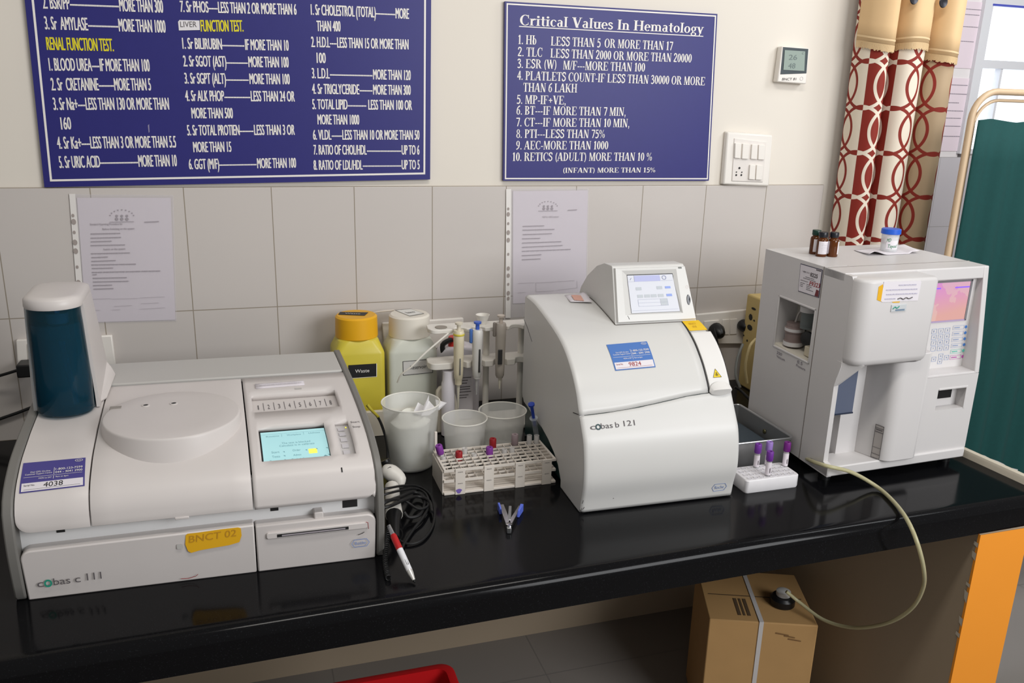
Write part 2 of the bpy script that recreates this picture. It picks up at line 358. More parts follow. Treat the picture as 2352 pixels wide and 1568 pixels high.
# masonry end wall under the worktop: dull inner face, orange front
inner = mat('dull_beige', (166, 150, 128), .75, noise=.05, nscale=5); orange = mat('orange_paint', (240, 150, 40), .6, noise=.03, nscale=6)
pw = MB(); xo0, xo1 = Tp(2250, 1240, .72)[0], 2.165
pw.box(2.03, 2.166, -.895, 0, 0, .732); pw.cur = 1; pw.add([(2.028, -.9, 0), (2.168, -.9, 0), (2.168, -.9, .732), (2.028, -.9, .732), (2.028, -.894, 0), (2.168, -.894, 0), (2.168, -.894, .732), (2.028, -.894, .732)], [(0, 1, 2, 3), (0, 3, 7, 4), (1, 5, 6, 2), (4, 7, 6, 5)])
pw.cur = 2; chip = mat('chipped_plaster', (196, 188, 172), .8)
for zz, hh in ((.70, .012), (.668, .02), (.60, .01), (.56, .03), (.50, .022), (.47, .012)):
    pw.add([(2.0272, -.899, zz), (2.0272, -.886-random.uniform(0, .006), zz+hh*.3), (2.0272, -.888, zz+hh), (2.0272, -.899, zz+hh*.9)], [(0, 1, 2, 3)])
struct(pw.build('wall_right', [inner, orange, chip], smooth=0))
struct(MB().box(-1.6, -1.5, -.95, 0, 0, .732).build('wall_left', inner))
struct(MB().box(-1.5, 2.029, -.006, -.0005, 0, .732).build('trim_5', inner))  # thin panel, darker than the back wall it covers below the worktop
# bright room beyond the doorway
farw = mat('far_room_paint', (232, 226, 226), .6)
fart = tile_mat('far_tile', (206, 200, 204), (200, 195, 200), (170, 165, 165), 0, .1, .3, 2, 1.435, .3, .003, .18)
FY = .8
fa = MB()
for b in ((2.34, 3.50, FY, FY+.1, 0, 2.6), (3.52, 4.6, FY, FY+.1, 0, 1.45), (3.52, 4.6, FY, FY+.1, 2.1, 2.6), (4.6, 5.2, FY, FY+.1, 0, 2.6)): fa.box(*b)
struct(fa.build('wall_far', farw))
struct(MB().box(2.34, 5.2, FY-.012, FY-.0005, 0, 1.435).build('trim_4', fart))
wn = MB(); wg = mat('window_frame', (226, 226, 230), .4)
for b in ((3.49, 3.535, FY-.02, FY+.05, 1.45, 2.055), (3.49, 4.6, FY-.02, FY+.05, 2.055, 2.12), (3.535, 4.6, FY-.02, FY+.05, 1.45, 1.47), (3.53, 4.6, FY, FY+.04, 1.805, 1.838), (3.66, 3.672, FY+.005, FY+.035, 1.47, 1.806), (4.58, 4.6, FY-.018, FY+.048, 1.471, 2.054)): wn.box(*b)
wo = struct(wn.build('window_1', wg)); pn = MB().box(3.535, 4.58, FY+.05, FY+.06, 1.47, 2.055)
pn.build('pane', mat('bright_pane', (235, 240, 245), .3, emit=(236, 246, 255), es=1.15), wo)
MB().box(3.53, 4.58, FY-.022, FY-.018, 2.048, 2.056).build('seal', mat('blue_seal', (80, 90, 190), .5), wo)

# ------------------------------------------------------------------ notices pasted in the far room
def notice(x0, x1, z0, z1, label, rows, tint=(232, 216, 224)):
    t = thing('paper_notice', label, 'notice', (x0, FY-.001, z0), 'notices pasted on the far wall')
    MB().box(x0, x1, FY-.0035, FY-.0005, z0, z1).build('sheet', mat('pinkish_paper', tint, .7), t)
    m = MB(); f = quadmap((x0, FY-.004, z1), (x1, FY-.004, z1), (x1, FY-.004, z0), (x0, FY-.004, z0))
    for r in rows: scribble(m, f, .1, r[1], r[0], .012)
    m.build('print', mat('faded_print', (150, 140, 150), .7), t)
notice(3.40, 3.515, 1.80, 2.06, 'pinkish paper notice highest on the far wall, next to the bright window', [(.88, .8), (.8, .75), (.62, .8), (.4, .7)])
notice(3.385, 3.505, 1.46, 1.76, 'printed paper notice low on the far wall above the pale tiles', [(.9, .85), (.78, .9), (.66, .6), (.55, .85), (.45, .8), (.34, .85), (.2, .9)])

# ------------------------------------------------------------------ boards
BLUE = mat('board_blue', (37, 36, 112), .45, noise=.05, nscale=40); FR = .012
def board(name, label, corners, inset, lw):
    t = thing('notice_board', label, 'sign board', tuple(Wp(*corners[3], FR)))
    F = [Wp(*c, FR) for c in corners]; B_ = [np.array([p[0], -.001, p[2]]) for p in F]
    m = MB(); m.add(F+B_, [(3, 2, 1, 0), (4, 5, 6, 7), (0, 1, 5, 4), (1, 2, 6, 5), (2, 3, 7, 6), (3, 0, 4, 7)]); m.build('panel', BLUE, t, smooth=0)
    c = sum(F)/4
    def ins(k): return [p+np.array([np.sign(c[0]-p[0])*k, -.0006, np.sign(c[2]-p[2])*k]) for p in F]
    a, b = ins(inset), ins(inset+lw); m = MB(); m.add(a+b, [(i, (i+1) % 4, 4+(i+1) % 4, 4+i) for i in range(4)]); m.build('border_line', WINK, t, smooth=0)
    return t
DP = FR+.0007
def P_(px, py): return Wp(px, py, DP)
t = board('b', 'wide blue board of critical biochemistry values in three white text columns', [(46, -100), (991, -100), (988, 412), (102, 430)], .013, .0045)
wm, ym = MB(), MB()
def line(y0, y1, segs, h=.0245, m=None):
    m = m or wm; xa = segs[0][1]; xb = segs[-1][2]
    for s, x0, x1 in segs:
        ya = y0+(y1-y0)*(x0-xa)/(xb-xa); yb = y0+(y1-y0)*(x1-xa)/(xb-xa)
        if s == '=':
            n = max(4, int((x1-x0)/3.4)); hh = h*.13
            for k in range(n):
                p, q = x0+(x1-x0)*k/n, x0+(x1-x0)*(k+.86)/n; A0, A1 = P_(p, ya+(yb-ya)*k/n), P_(q, ya+(yb-ya)*(k+.8)/n); o = np.array([0, 0, h*.3])
                m.add([A0+o, A1+o, A1+o+[0, 0, hh], A0+o+[0, 0, hh]], [(0, 1, 2, 3)])
        else:
            for sh, dz_ in ((-.0006, 0), (.0006, -.0003)): put(m, s, seg(P_(x0, ya)+[sh, dz_, 0], P_(x1, yb)+[sh, dz_, 0], h))
def c1(v): return 30+v/3.564
def L1(y0, y1, *sg): line(y0/3.564, y1/3.564, [(s, c1(a), c1(b)) for s, a, b in sg], .0262)
L1(70, 105, ('2. BSR/PP', 248, 468), ('=', 470, 870), ('MORE THAN 300', 875, 1230))
L1(240, 268, ('3. Sr  AMYLASE', 265, 615), ('=', 618, 866), ('MORE THAN 1000', 870, 1250))
line(408/3.564, 420/3.564, [('RENAL FUNCTION TEST.', c1(280), c1(825))], .0262, ym)
L1(578, 585, ('1. BLOOD UREA', 300, 648), ('=', 650, 712), ('IF MORE THAN 100', 716, 1120))
L1(740, 740, ('2. Sr  CRETANINE', 318, 703), ('=', 705, 830), ('MORE THAN 5', 833, 1130))
L1(900, 897, ('3. Sr Na+', 335, 532), ('=', 535, 597), ('LESS THAN 130 OR MORE THAN', 600, 1278))
L1(1060, 1058, ('160', 397, 478))
L1(1218, 1207, ('4. Sr Ka+', 367, 562), ('=', 564, 635), ('LESS THAN 3 OR MORE THAN 5.5', 638, 1335))
L1(1375, 1360, ('5. Sr URIC ACID', 383, 715), ('=', 717, 1028), ('MORE THAN 10', 1031, 1342))
for a in ((27.5, 34, [('7. Sr PHOS', 415, 479), ('=', 479.5, 501), ('LESS THAN 2 OR MORE THAN 6', 502, 681)]),
 (112, 116.5, [('1. Sr BILIRUBIN', 420, 510), ('=', 511, 562), ('IF MORE THAN 10', 564, 663)]), (152.5, 155, [('2. Sr SGOT (AST)', 422, 520), ('=', 521, 570), ('MORE THAN 100', 571.5, 663)]),
 (192, 193.6, [('3. Sr SGPT (ALT)', 425, 519), ('=', 520, 572), ('MORE THAN 100', 574, 665.5)]), (232, 233, [('4. Sr ALK PHOP', 426.5, 515), ('=', 516, 576), ('LESS THAN 24 OR', 577, 677)]),
 (271.6, 271.6, [('MORE THAN 500', 441, 535)]), (311, 309.5, [('5. Sr TOTAL PROTIEN', 431, 550.5), ('=', 551, 583), ('LESS THAN 3 OR', 584.5, 677)]),
 (349.5, 348.5, [('MORE THAN 15', 445, 531.5)]), (388.6, 385, [('6. GGT (M/F)', 435, 503.6), ('=', 504.5, 590), ('MORE THAN 100', 591.5, 680)])): line(*a, .0235)
for a in ((34, 43.5, [('1. Sr CHOLESTROL (TOTAL)', 714.6, 862.8), ('=', 863.5, 908), ('MORE', 909, 939)]), (71.5, 72.5, [('THAN 400', 728, 782)]),
 (108, 113.6, [('2. H.D.L', 715.5, 757.6), ('=', 758, 774), ('LESS THAN 15 OR MORE THAN', 775, 938)]), (144.5, 145, [('100', 728, 748)]),
 (179.6, 184, [('3. L.D.L', 717, 757), ('=', 758, 856), ('MORE THAN 120', 857.5, 943)]), (215.5, 218, [('4. Sr TRIGLYCERIDE', 717.5, 825), ('=', 826, 856), ('MORE THAN 300', 857.5, 943)]),
 (250.6, 252.5, [('5. TOTAL LIPID', 718, 798), ('=', 799, 842), ('LESS THAN 100 OR', 846.5, 946)]), (285.6, 286, [('MORE THAN 1000', 730, 825)]),
 (320.7, 320.7, [('6. VLDL', 719.7, 761), ('=', 762, 786), ('LESS THAN 10 OR MORE THAN 50', 787, 963)]), (355, 355, [('7. RATIO OF CHOL/HDL', 721, 842), ('=', 843, 922), ('UP TO 6', 923, 963)]),
 (390, 388.6, [('8. RATIO OF LDL/HDL', 721, 832.5), ('=', 833.5, 922), ('UP TO 5', 923, 963.5)])): line(*a, .0232)
line(72.5, 72.5, [('FUNCTION TEST.', 462, 559)], .0245, ym)
wm.build('white_lettering', WINK, t, smooth=0); ym.build('yellow_lettering', YINK, t, smooth=0)
s = MB(); ps = [P_(*q) for q in ((409, 50), (412, 46), (458, 47), (459, 69), (411, 70))]; s.add([p+[0, -.0006, 0] for p in ps]+ps, [(4, 3, 2, 1, 0)]+[(i, (i+1) % 5, 5+(i+1) % 5, 5+i) for i in range(5)])
so = s.build('pasted_slip', mat('slip_paper', (225, 222, 224), .7), t, smooth=0); m = MB(); put(m, 'LIVER', seg(Wp(414.5, 62, DP+.0012), Wp(452, 62, DP+.0012), .0115)); m.build('slip_lettering', INKG, so, smooth=0)
sc = MB().poly([P_(339.5, 288), P_(342.5, 285), P_(343.5, 303), P_(341.5, 305)]); sc.build('scratch', mat('scratch_pale', (140, 135, 165), .7), t, smooth=0)
t = board('b', 'blue board headed Critical Values In Hematology in white serif letters', [(1160, 3), (1648, 32), (1628, 415), (1156, 415)], .004, .0035)
m = MB()
def L2(s, x0, x1, y0, y1, h=.0218): put(m, s, seg(P_(x0, y0), P_(x1, y1), h), 'serif')
L2('Critical Values In Hematology', 1194, 1615.5, 57.5, 77, .0245)
ua, ub = P_(1192.3, 59.5), P_(1615.5, 82.5); m.add([ua, ub, ub-[0, 0, .0022], ua-[0, 0, .0022]], [(0, 1, 2, 3)])
for a in (('1. Hb', 1189.8, 1231.6, 101, 102.3), ('LESS THAN 5', 1265, 1379, 104.4, 108.8), ('OR MORE THAN 17', 1388, 1545, 109, 115.6), ('2. TLC', 1189, 1245, 129, 130.5), ('LESS THAN 2000 OR MORE THAN 20000', 1264, 1588, 132, 143.7),
 ('3. ESR (W)', 1188, 1277.5, 155.8, 158), ('M/F---MORE THAN 100', 1292.8, 1481, 159.4, 164.5), ('4. PLATLETS COUNT-IF LESS THAN 30000 OR MORE', 1187.5, 1618, 183, 196), ('THAN 6 LAKH', 1201.6, 1325, 210.5, 212.5), ('5. MP-IF+VE,', 1186.7, 1299, 238, 240),
 ('6. BT---IF MORE THAN 7 MIN,', 1186, 1436.5, 263, 266), ('7. CT---IF MORE THAN 10 MIN,', 1185.6, 1445, 290, 292), ('8. PTI---LESS THAN 75%', 1185.6, 1388.8, 316.6, 317), ('9. AEC-MORE THAN 1000', 1185.3, 1396.6, 343, 343), ('10. RETICS (ADULT) MORE THAN 10 %', 1177, 1497, 369.6, 369)): L2(*a)
L2('(INFANT) MORE THAN 15%', 1293.6, 1504.7, 396.6, 395.7, .0132)
m.build('white_lettering', WINK, t, smooth=0)

# ------------------------------------------------------------------ procedure sheets in punched pockets
def sheet(label, strip, paper, sleeve, holes, crest, rows, heads, boxes, stamp):
    t = thing('procedure_sheet', label, 'paper sheet', tuple(Wp(*paper[3], .012)), 'procedure sheets in plastic pockets')
    D = .0105
    MB().poly([Wp(*q, D) for q in paper]).build('page', mat('page_paper', (214, 206, 212), .7), t, smooth=0, solid=.0008, soff=0)
    MB().poly([Wp(*q, D+.0012) for q in sleeve]).build('plastic_pocket', mat('pocket_plastic', (225, 222, 228), .12, alpha=.16), t, smooth=0, solid=.0006, soff=0)
    so = MB().poly([Wp(*q, D+.0016) for q in strip]).build('punched_strip', mat('strip_plastic', (226, 222, 218), .35), t, smooth=0, solid=.0008, soff=0)
    m = MB()
    for hx, hy, r in holes:
        p = Wp(hx, hy, D+.003); m.poly([p+[r*math.cos(k*PI/6), 0, r*1.35*math.sin(k*PI/6)] for k in range(12)])
    m.build('hole', mat('hole_grey', (160, 150, 145), .7), so, smooth=0)
    m = MB(); DD = D+.0026
    for x0, x1, y0, y1 in rows:
        f = seg(Wp(x0, y0, DD), Wp(x1, y1, DD), 1); scribble(m, f, 0, 1, 0, .0021)
    for s, x0, x1, y0, y1 in heads: put(m, s, seg(Wp(x0, y0, DD), Wp(x1, y1, DD), .0042), bold=.01)
    for q in boxes:
        for i in range(len(q)-1):
            a, b = Wp(*q[i], DD), Wp(*q[i+1], DD); d = (b-a)/np.linalg.norm(b-a); n = np.array([-d[2], 0, d[0]])*.0003; m.add([a-n, b-n, b+n, a+n], [(0, 1, 2, 3)])
    cx, cy, rw = crest
    pts = []
    for k in range(9):                                   # arched crest with three small seated figures
        th = math.radians(165-150*k/8); a = Wp(cx+rw*math.cos(th), cy-rw*.62*math.sin(th), DD); m.poly([a+[.0016*math.cos(j*PI/3), 0, .0014*math.sin(j*PI/3)] for j in range(6)])
    for dx in (-.42, 0, .42):
        for dy, r in ((-.12, .0028), (.14, .0036)): a = Wp(cx+rw*dx, cy+rw*dy, DD); m.poly([a+[r*math.cos(j*PI/4), 0, r*math.sin(j*PI/4)] for j in range(8)])
    scribble(m, seg(Wp(cx-rw, cy+rw*.42, DD), Wp(cx+rw, cy+rw*.38, DD), 1), 0, 1, 0, .0014)
    m.build('print', INKP, t, smooth=0)
k = 4.9; q4 = lambda x_, y_: (140+x_/k, 430+y_/k)
hs = [q4(135, 318)+(.003,), q4(143, 388)+(.005,), q4(150, 507)+(.003,), q4(158, 620)+(.005,), q4(166, 718)+(.005,), q4(183, 897)+(.003,), q4(197, 1073)+(.005,)]
rw = [q4(a, c)[:1]+q4(b, c)[:1]+(q4(a, c)[1], q4(b, d)[1]) for a, b, c, d in ((335, 670, 530, 522), (335, 680, 577, 568), (338, 572, 618, 610), (335, 725, 660, 652), (340, 778, 752, 742), (345, 530, 796, 788), (345, 620, 838, 828), (345, 850, 878, 868), (350, 590, 918, 912), (350, 1128, 962, 945), (355, 405, 990, 986), (360, 745, 1028, 1020), (362, 765, 1070, 1060), (365, 578, 1110, 1104), (368, 595, 1150, 1143), (940, 1105, 398, 390))]
sheet('procedure sheet in a clear punched pocket behind the blue bottle', [(158.8, 445), (172.5, 445), (196, 740), (182, 740)], [(176.7, 454), (392, 454), (403, 734), (198, 740)], [(172, 446), (398, 448), (406, 737), (195, 742)],
 hs, (280, 499, 28), rw, [('Standard Operating Procedure for', 207, 282, 517, 516), ('Before Switching on the system', 236, 309, 528, 526.5), ('Switch on the system', 238, 288, 574.5, 573)],
 [[q4(345, 1260), q4(560, 1252)], [q4(570, 1258), q4(870, 1250)], [q4(890, 1245), q4(1165, 1232)], [q4(600, 1340), q4(800, 1330)], [q4(900, 1310), q4(1100, 1300)], [q4(360, 1385), q4(440, 1382)], [q4(570, 1380), q4(665, 1376)], [q4(885, 1372), q4(1175, 1355)]], None)
k5 = 4.9; q5 = lambda x_, y_: (1140+x_/k5, 420+y_/k5)
hs = [q5(135, y_)+(r,) for y_, r in ((292, .003), (352, .0045), (457, .003), (558, .0048), (643, .0048), (802, .003), (962, .0045), (1042, .0045), (1140, .003), (1240, .0048), (1300, .004))]
rw = [q5(a, c)[:1]+q5(b, c)[:1]+(q5(a, c)[1], q5(b, d)[1]) for a, b, c, d in ((298, 540, 492, 486), (298, 660, 535, 525), (298, 628, 585, 574), (292, 497, 632, 626), (292, 735, 680, 663), (292, 748, 728, 706), (290, 840, 772, 750), (290, 510, 822, 810), (290, 500, 868, 857), (805, 910, 312, 306))]
sheet('procedure sheet in a clear punched pocket directly behind the curved white analyzer', [(1162.5, 434), (1174, 434), (1172.5, 730), (1161, 730)], [(1178, 439), (1350, 437), (1345, 690), (1178, 697)], [(1173, 434), (1352, 433), (1348, 715), (1172, 730)],
 hs, (1259, 476, 22), rw, [('SOP for ABG analyser', 1246, 1284, 500, 499)],
 [[q5(245, 1130), q5(430, 1122)], [q5(445, 1125), q5(670, 1112)], [q5(680, 1110), q5(880, 1098)], [q5(240, 1235), q5(330, 1230)], [q5(450, 1225), q5(650, 1212)], [q5(690, 1205), q5(910, 1180)], [q5(910, 1100), q5(912, 1180)], [q5(445, 1125), q5(448, 1225)]], None)

# ------------------------------------------------------------------ wall fittings
def wbox(corners, d, name, m, parent, bevel=.002, grow=0):
    F = [Wp(*c, d) for c in corners]; cc = sum(F)/4
    B_ = [np.array([p[0]+grow*np.sign(p[0]-cc[0]), -.0097 if p[2] < 1.4 else -.001, p[2]+grow*np.sign(p[2]-cc[2])]) for p in F]
    mb = MB().add(F+B_, [(3, 2, 1, 0), (4, 5, 6, 7), (0, 1, 5, 4), (1, 2, 6, 5), (2, 3, 7, 6), (3, 0, 4, 7)]); return mb.build(name, m, parent, bevel=bevel)
SWP = mat('switch_plastic', (232, 227, 220), .35)
t = thing('switch_board', 'white plate of six rocker switches and a socket below the thermometer', 'switch board', tuple(Wp(1715, 432, .02)))
h6 = lambda x_, y_: (1640+x_/4.354, 90+y_/4.354)
MB_ = wbox([h6(140, 930), h6(588, 962), h6(548, 1468), h6(95, 1450)], .018, 'frame_plate', SWP, t, .004, .003)
ip = wbox([h6(205, 990), h6(525, 1030), h6(490, 1428), h6(180, 1418)], .0205, 'module_plate', mat('module_plastic', (224, 218, 212), .4), t, .001)
for q in ([(215, 1040), (276, 1043), (268, 1192), (208, 1188)], [(290, 1045), (358, 1048), (345, 1200), (280, 1196)], [(382, 1052), (440, 1055), (432, 1202), (370, 1198)], [(450, 1055), (513, 1058), (505, 1207), (442, 1203)], [(362, 1256), (418, 1258), (410, 1405), (350, 1400)], [(430, 1258), (492, 1260), (482, 1408), (418, 1405)]):
    r = wbox([h6(*p) for p in q], .026, 'rocker_switch', SWP, t, .0012)
m = MB()
for hx, hy, r in ((255, 1288, .0032), (225, 1328, .002), (279, 1330, .002), (223, 1358, .0028), (274, 1358, .0028)):
    p = Wp(*h6(hx, hy), .0215); m.poly([p+[r*math.cos(j*PI/6), 0, r*math.sin(j*PI/6)] for j in range(12)])
m.build('socket_holes', DARK, t, smooth=0)
t = thing('thermometer_clock', 'white digital thermometer with grey screen high on the right of the wall', 'thermometer', tuple(Wp(1820, 190, .02)))
wbox([(1797, 106), (1860.5, 110.5), (1852, 193), (1785.5, 188)], .024, 'body', SWP, t, .003)
wbox([h6(692, 78), h6(945, 97), h6(925, 342), h6(664, 352)], .0248, 'bezel', mat('bezel_dark', (62, 72, 76), .35), t, .0006)
scr = MB().poly([Wp(*h6(*q), .0262) for q in ((708, 108), (912, 122), (903, 318), (694, 306))]).build('screen', mat('lcd_glass', (150, 164, 156), .18), t, smooth=0)
m = MB(); ld = lambda a, b, y_: seg(Wp(*h6(a, y_), .0268), Wp(*h6(b, y_+2), .0268), .0135)
put(m, '26', ld(748, 830, 205)); put(m, 'C', seg(Wp(*h6(880, 150), .0268), Wp(*h6(898, 151), .0268), .0055)); put(m, '48', ld(742, 812, 290)); m.build('digits', mat('lcd_digit', (104, 118, 116), .5), scr, smooth=0)
m = MB(); put(m, 'BNCT 81', seg(Wp(*h6(680, 412), .0247), Wp(*h6(820, 410), .0247), .0066), slant=.1, bold=.01); m.build('handwriting', INK, t, smooth=0)
p = Wp(*h6(875, 395), .0247); m = MB(); m.add([p+[r*math.cos(j*PI/10), 0, r*math.sin(j*PI/10)] for r in (.0052, .0045) for j in range(20)], [(j, (j+1) % 20, 20+(j+1) % 20, 20+j) for j in range(20)]); m.build('round_stamp', INKP, t, smooth=0)

def socket(label, plate, mods, holes=()):
    t = thing('wall_socket', label, 'socket', tuple(Wp(*plate[3], .012)), 'sockets on the tiled wall')
    wbox(plate, .022, 'frame_plate', SWP, t, .003)
    for q in mods: wbox(q, .025, 'switch_module', SWP, t, .001)
    return t
socket('white wall socket partly hidden behind the blue bottle', [(36, 781), (257, 770), (265.5, 838), (39.5, 847)], [[(62, 790), (120, 787), (124, 838), (66, 842)], [(130, 787), (232, 781), (238, 832), (136, 838)]])
socket('white wall socket behind the two square bottles', [(878, 742), (1065, 730), (1066, 795), (884, 812)], [[(900, 750), (960, 746), (962, 795), (903, 800)]])
socket('white wall socket with switches behind the right end of the curved analyzer', [(1600, 722), (1736, 709), (1722, 790), (1598, 790)], [[(1660, 734), (1676, 733), (1674, 768), (1659, 769)], [(1678, 733), (1694, 732), (1692, 767), (1677, 768)], [(1618, 738), (1652, 735), (1650, 778), (1616, 779)]])
t = thing('plug_adapter', 'black power adapter plugged in left of the blue bottle, cable running left', 'adapter', tuple(Wp(60, 850, .03)))
MB().box(*(lambda a, b: (a[0], b[0], -.075, -.026, b[2], a[2]))(Wp(35, 840, .075), Wp(84, 866, .075))).build('adapter_body', BLACK, t, bevel=.003)
a = Wp(36, 850, .06); MB().tube([a+[.005, 0, 0], a+[-.03, .01, -.012], a+[-.09, .02, -.03], a+[-.2, .03, -.06]], .0035, 8, 12).build('cable', RUB, t)
t = MB().tube([Wp(90, 930, .02), Wp(74, 935, .02), Wp(40, 948, .02), Wp(0, 962, .02), Wp(-60, 985, .02)], .0038, 8, 14).build('power_cable', RUB)
tag(t, 'black cable sloping across the tiles left of the blue bottle', 'cable')
t = thing('power_plug', 'black round plug in the socket behind the curved analyzer', 'plug', tuple(Wp(1641, 757, .03)), 'plugs by the right socket')
MB().lathe([(.0, 0), (.02, 0), (.023, .004), (.023, .02), (.015, .038), (.007, .045)], Wp(1641, 755, .026), 16, (0, -1, -.2)).build('plug_body', BLACK, t)
p = Wp(1641, 757, .066); MB().tube([p+[0, .004, .004], p+[.005, -.01, -.03], p+[.03, 0, -.1], p+[.07, .02, -.2]], .0035, 8, 12).build('cable', RUB, t)
t = thing('power_plug', 'black plug squeezed against the cream box on the wall', 'plug', tuple(Wp(1706, 742, .03)), 'plugs by the right socket')
MB().lathe([(.0, 0), (.016, 0), (.018, .004), (.018, .018), (.01, .03)], Wp(1704, 744, .026), 16, (0, -1, -.2)).build('plug_body', BLACK, t)
# ------------------------------------------------------------------ curved housings: a side profile swept across the width
class Surf:
    def __init__(s, prof, n=900):
        P = np.array(spline([(0, a, b) for a, b in prof], n))[:, 1:]; d = np.r_[0, np.cumsum(np.hypot(*np.diff(P, axis=0).T))]
        s.P, s.d, s.L = P, d, d[-1]
    def yz(s, t, off=0):
        t = min(max(t, 0), s.L); e = .002; a = np.array([np.interp(t, s.d, s.P[:, k]) for k in (0, 1)])
        b = np.array([np.interp(min(t+e, s.L), s.d, s.P[:, k])-np.interp(max(t-e, 0), s.d, s.P[:, k]) for k in (0, 1)]); b /= np.hypot(*b)
        return a+off*np.array([-b[1], b[0]])
    def at(s, y, z=None):
        k = np.argmin(abs(s.P[:, 0]-y)+(abs(s.P[:, 1]-z) if z is not None else 0)); return s.d[k]
    def pt(s, x_, t, off=0): a = s.yz(t, off); return np.array([x_, a[0], a[1]])
    def map(s, TL, TR, BR, BL, off):          # corners (x, y, z) -> patch that hugs the housing
        C = [(p[0], s.at(p[1], p[2])) for p in (TL, TR, BR, BL)]; TL, TR, BR, BL = [np.array(c) for c in C]
        def f(u, v): c = (BL*(1-u)+BR*u)*(1-v)+(TL*(1-u)+TR*u)*v; return s.pt(c[0], c[1], off)
        return f
    def sheet(s, xs, t0f, t1, nt, skip=None, off=0):
        mb = MB(); mb.keep = True; nx = len(xs)-1
        def f(u, v): x_ = xs[int(round(u*nx))]; a = t0f(x_); return s.pt(x_, a+(t1-a)*v, off)
        return mb.grid(f, nx, nt, skip=skip)
def patch(f, nu=6, nv=6): m = MB(); m.keep = True; return m.grid(f, nu, nv)
def lift(f, d): return lambda u, v: f(u, v)+np.array(d)
def aff(q): a, b, c, d, sz, tx, ty = q; return np.array([[a, b, 0], [c, d, 0], [0, 0, sz]]), (tx, ty, .8)
def hexlogo(fn, par, txt='Roche', m=None):
    m = m or mat('logo_blue', (112, 138, 196), .5); mb = MB(); w_ = .16
    o = [(0, .5), (w_, 1), (1-w_, 1), (1, .5), (1-w_, 0), (w_, 0)]; i_ = [(.035, .5), (w_+.015, .93), (1-w_-.015, .93), (.965, .5), (1-w_-.015, .07), (w_+.015, .07)]
    mb.add([fn(*p) for p in o]+[fn(*p) for p in i_], [(k, (k+1) % 6, 6+(k+1) % 6, 6+k) for k in range(6)])
    put(mb, txt, sub(fn, .2, .8, .3, .42), bold=.01); return mb.build('maker_logo', m, par, smooth=0)
def hotline(fn, par, serial, blue, inkm, name='hotline_sticker'):
    b = patch(lambda u, v: fn(u, v), 8, 8).build(name, blue, par)
    g = lift(fn, (0, -.0003, .0004)); m = MB(); m.keep = True
    m.grid(lambda u, v: g(.025+.95*u, .03+.24*v), 6, 3).build('white_panel', PAPER, b)
    g2 = lift(fn, (0, -.0005, .0007)); m = MB()
    put(m, '1-800-123-7599', sub(g2, .53, .96, .62, .07), bold=.006); put(m, '044 - 3041 3900', sub(g2, .53, .96, .51, .07), bold=.006)
    put(m, 'Dial GPS On-line', sub(g2, .14, .45, .6, .05)); put(m, 'Customer Support Centre', sub(g2, .06, .48, .53, .05)); put(m, 'MON to SAT', sub(g2, .28, .48, .36, .05)); put(m, '9am to 6pm', sub(g2, .54, .74, .36, .05))
    for u0, u1, v0, v1 in ((.505, .512, .48, .72), (.505, .512, .33, .43), (.04, .96, .45, .458)): m.add([g2(u0, v0), g2(u1, v0), g2(u1, v1), g2(u0, v1)], [(0, 1, 2, 3)])
    hx = lambda u, v: g2(.83+.13*u, .86+.1*v)
    m.add([hx(.5+.5*math.cos(k*PI/8), .5+.5*math.sin(k*PI/8)) for k in range(16)]+[hx(.5+.44*math.cos(k*PI/8), .5+.4*math.sin(k*PI/8)) for k in range(16)], [(k, (k+1) % 16, 16+(k+1) % 16, 16+k) for k in range(16)])
    put(m, 'Roche', lambda a, c: hx(.25+.5*a, .32+.36*c)); m.build('white_lettering', WINK, b, smooth=0)
    m = MB(); put(m, 'Serial No.', sub(g2, .06, .23, .17, .05)); put(m, serial, sub(g2, .36, .66, .1, .14), slant=.05); m.add([g2(.06, .07), g2(.93, .07), g2(.93, .076), g2(.06, .076)], [(0, 1, 2, 3)])
    m.build('handwriting', inkm, b, smooth=0); return b
def brand(fn, par, word, num, o_col):
    U_ = ((0, .1), (.25, .51), (.58, .67), (.77, 1.), .168) if word == 'c' else ((0, .12), (.24, .5), (.56, .645), (.75, 1.), .178)
    m = MB(); put(m, 'c', sub(fn, *U_[0], 0, .72)); put(m, 'bas', sub(fn, *U_[1], 0, .72)); put(m, word, sub(fn, *U_[2], 0, .72)); m.build('model_lettering', INKG, par, smooth=0)
    m = MB(); put(m, num, sub(fn, *U_[3], .06, .74)); m.build('model_number', INKG, par, smooth=0)
    m = MB(); n = 24; m.add([fn(U_[4]+.062*r*math.cos(2*PI*k/n), .28+.4*r*math.sin(2*PI*k/n)) for r in (1, .55) for k in range(n)], [(k, (k+1) % n, n+(k+1) % n, n+k) for k in range(n)]); m.build('ring_emblem', o_col, par, smooth=0)

# ------------------------------------------------------------------ biochemistry analyzer, left
A, L0 = aff([.973, -.0318, -.0223, .9771, 1.0136, .1382, -.7512])
CP = Surf([(.0, .0), (-.008, .05), (-.012, .10), (-.008, .147), (.0, .165), (.0125, .178), (.03, .189), (.05, .197), (.092, .210), (.15, .219), (.207, .226), (.35, .236), (.53, .242)])
bz = [(.003, .0)]+[tuple(CP.yz(t, .003)) for t in np.linspace(.01, CP.L, 34)]+[(.545, .236), (.548, .0)]
t = thing('chemistry_analyzer', 'large cream white analyzer with round lid, small lit screen and yellow marker patch, far left', 'analyzer', L0, None, A)
for x0, x1 in ((-.001, .0165), (.6095, .6235)): MB().prism(bz, 'x', x0, x1).build('side_frame', FRAMEG, t, bevel=.003)
core = [(.03, .005), (.03, .10)]+[tuple(CP.yz(tt, -.0135)) for tt in np.linspace(CP.at(.03, .189), CP.L, 24)]+[(.53, .005)]
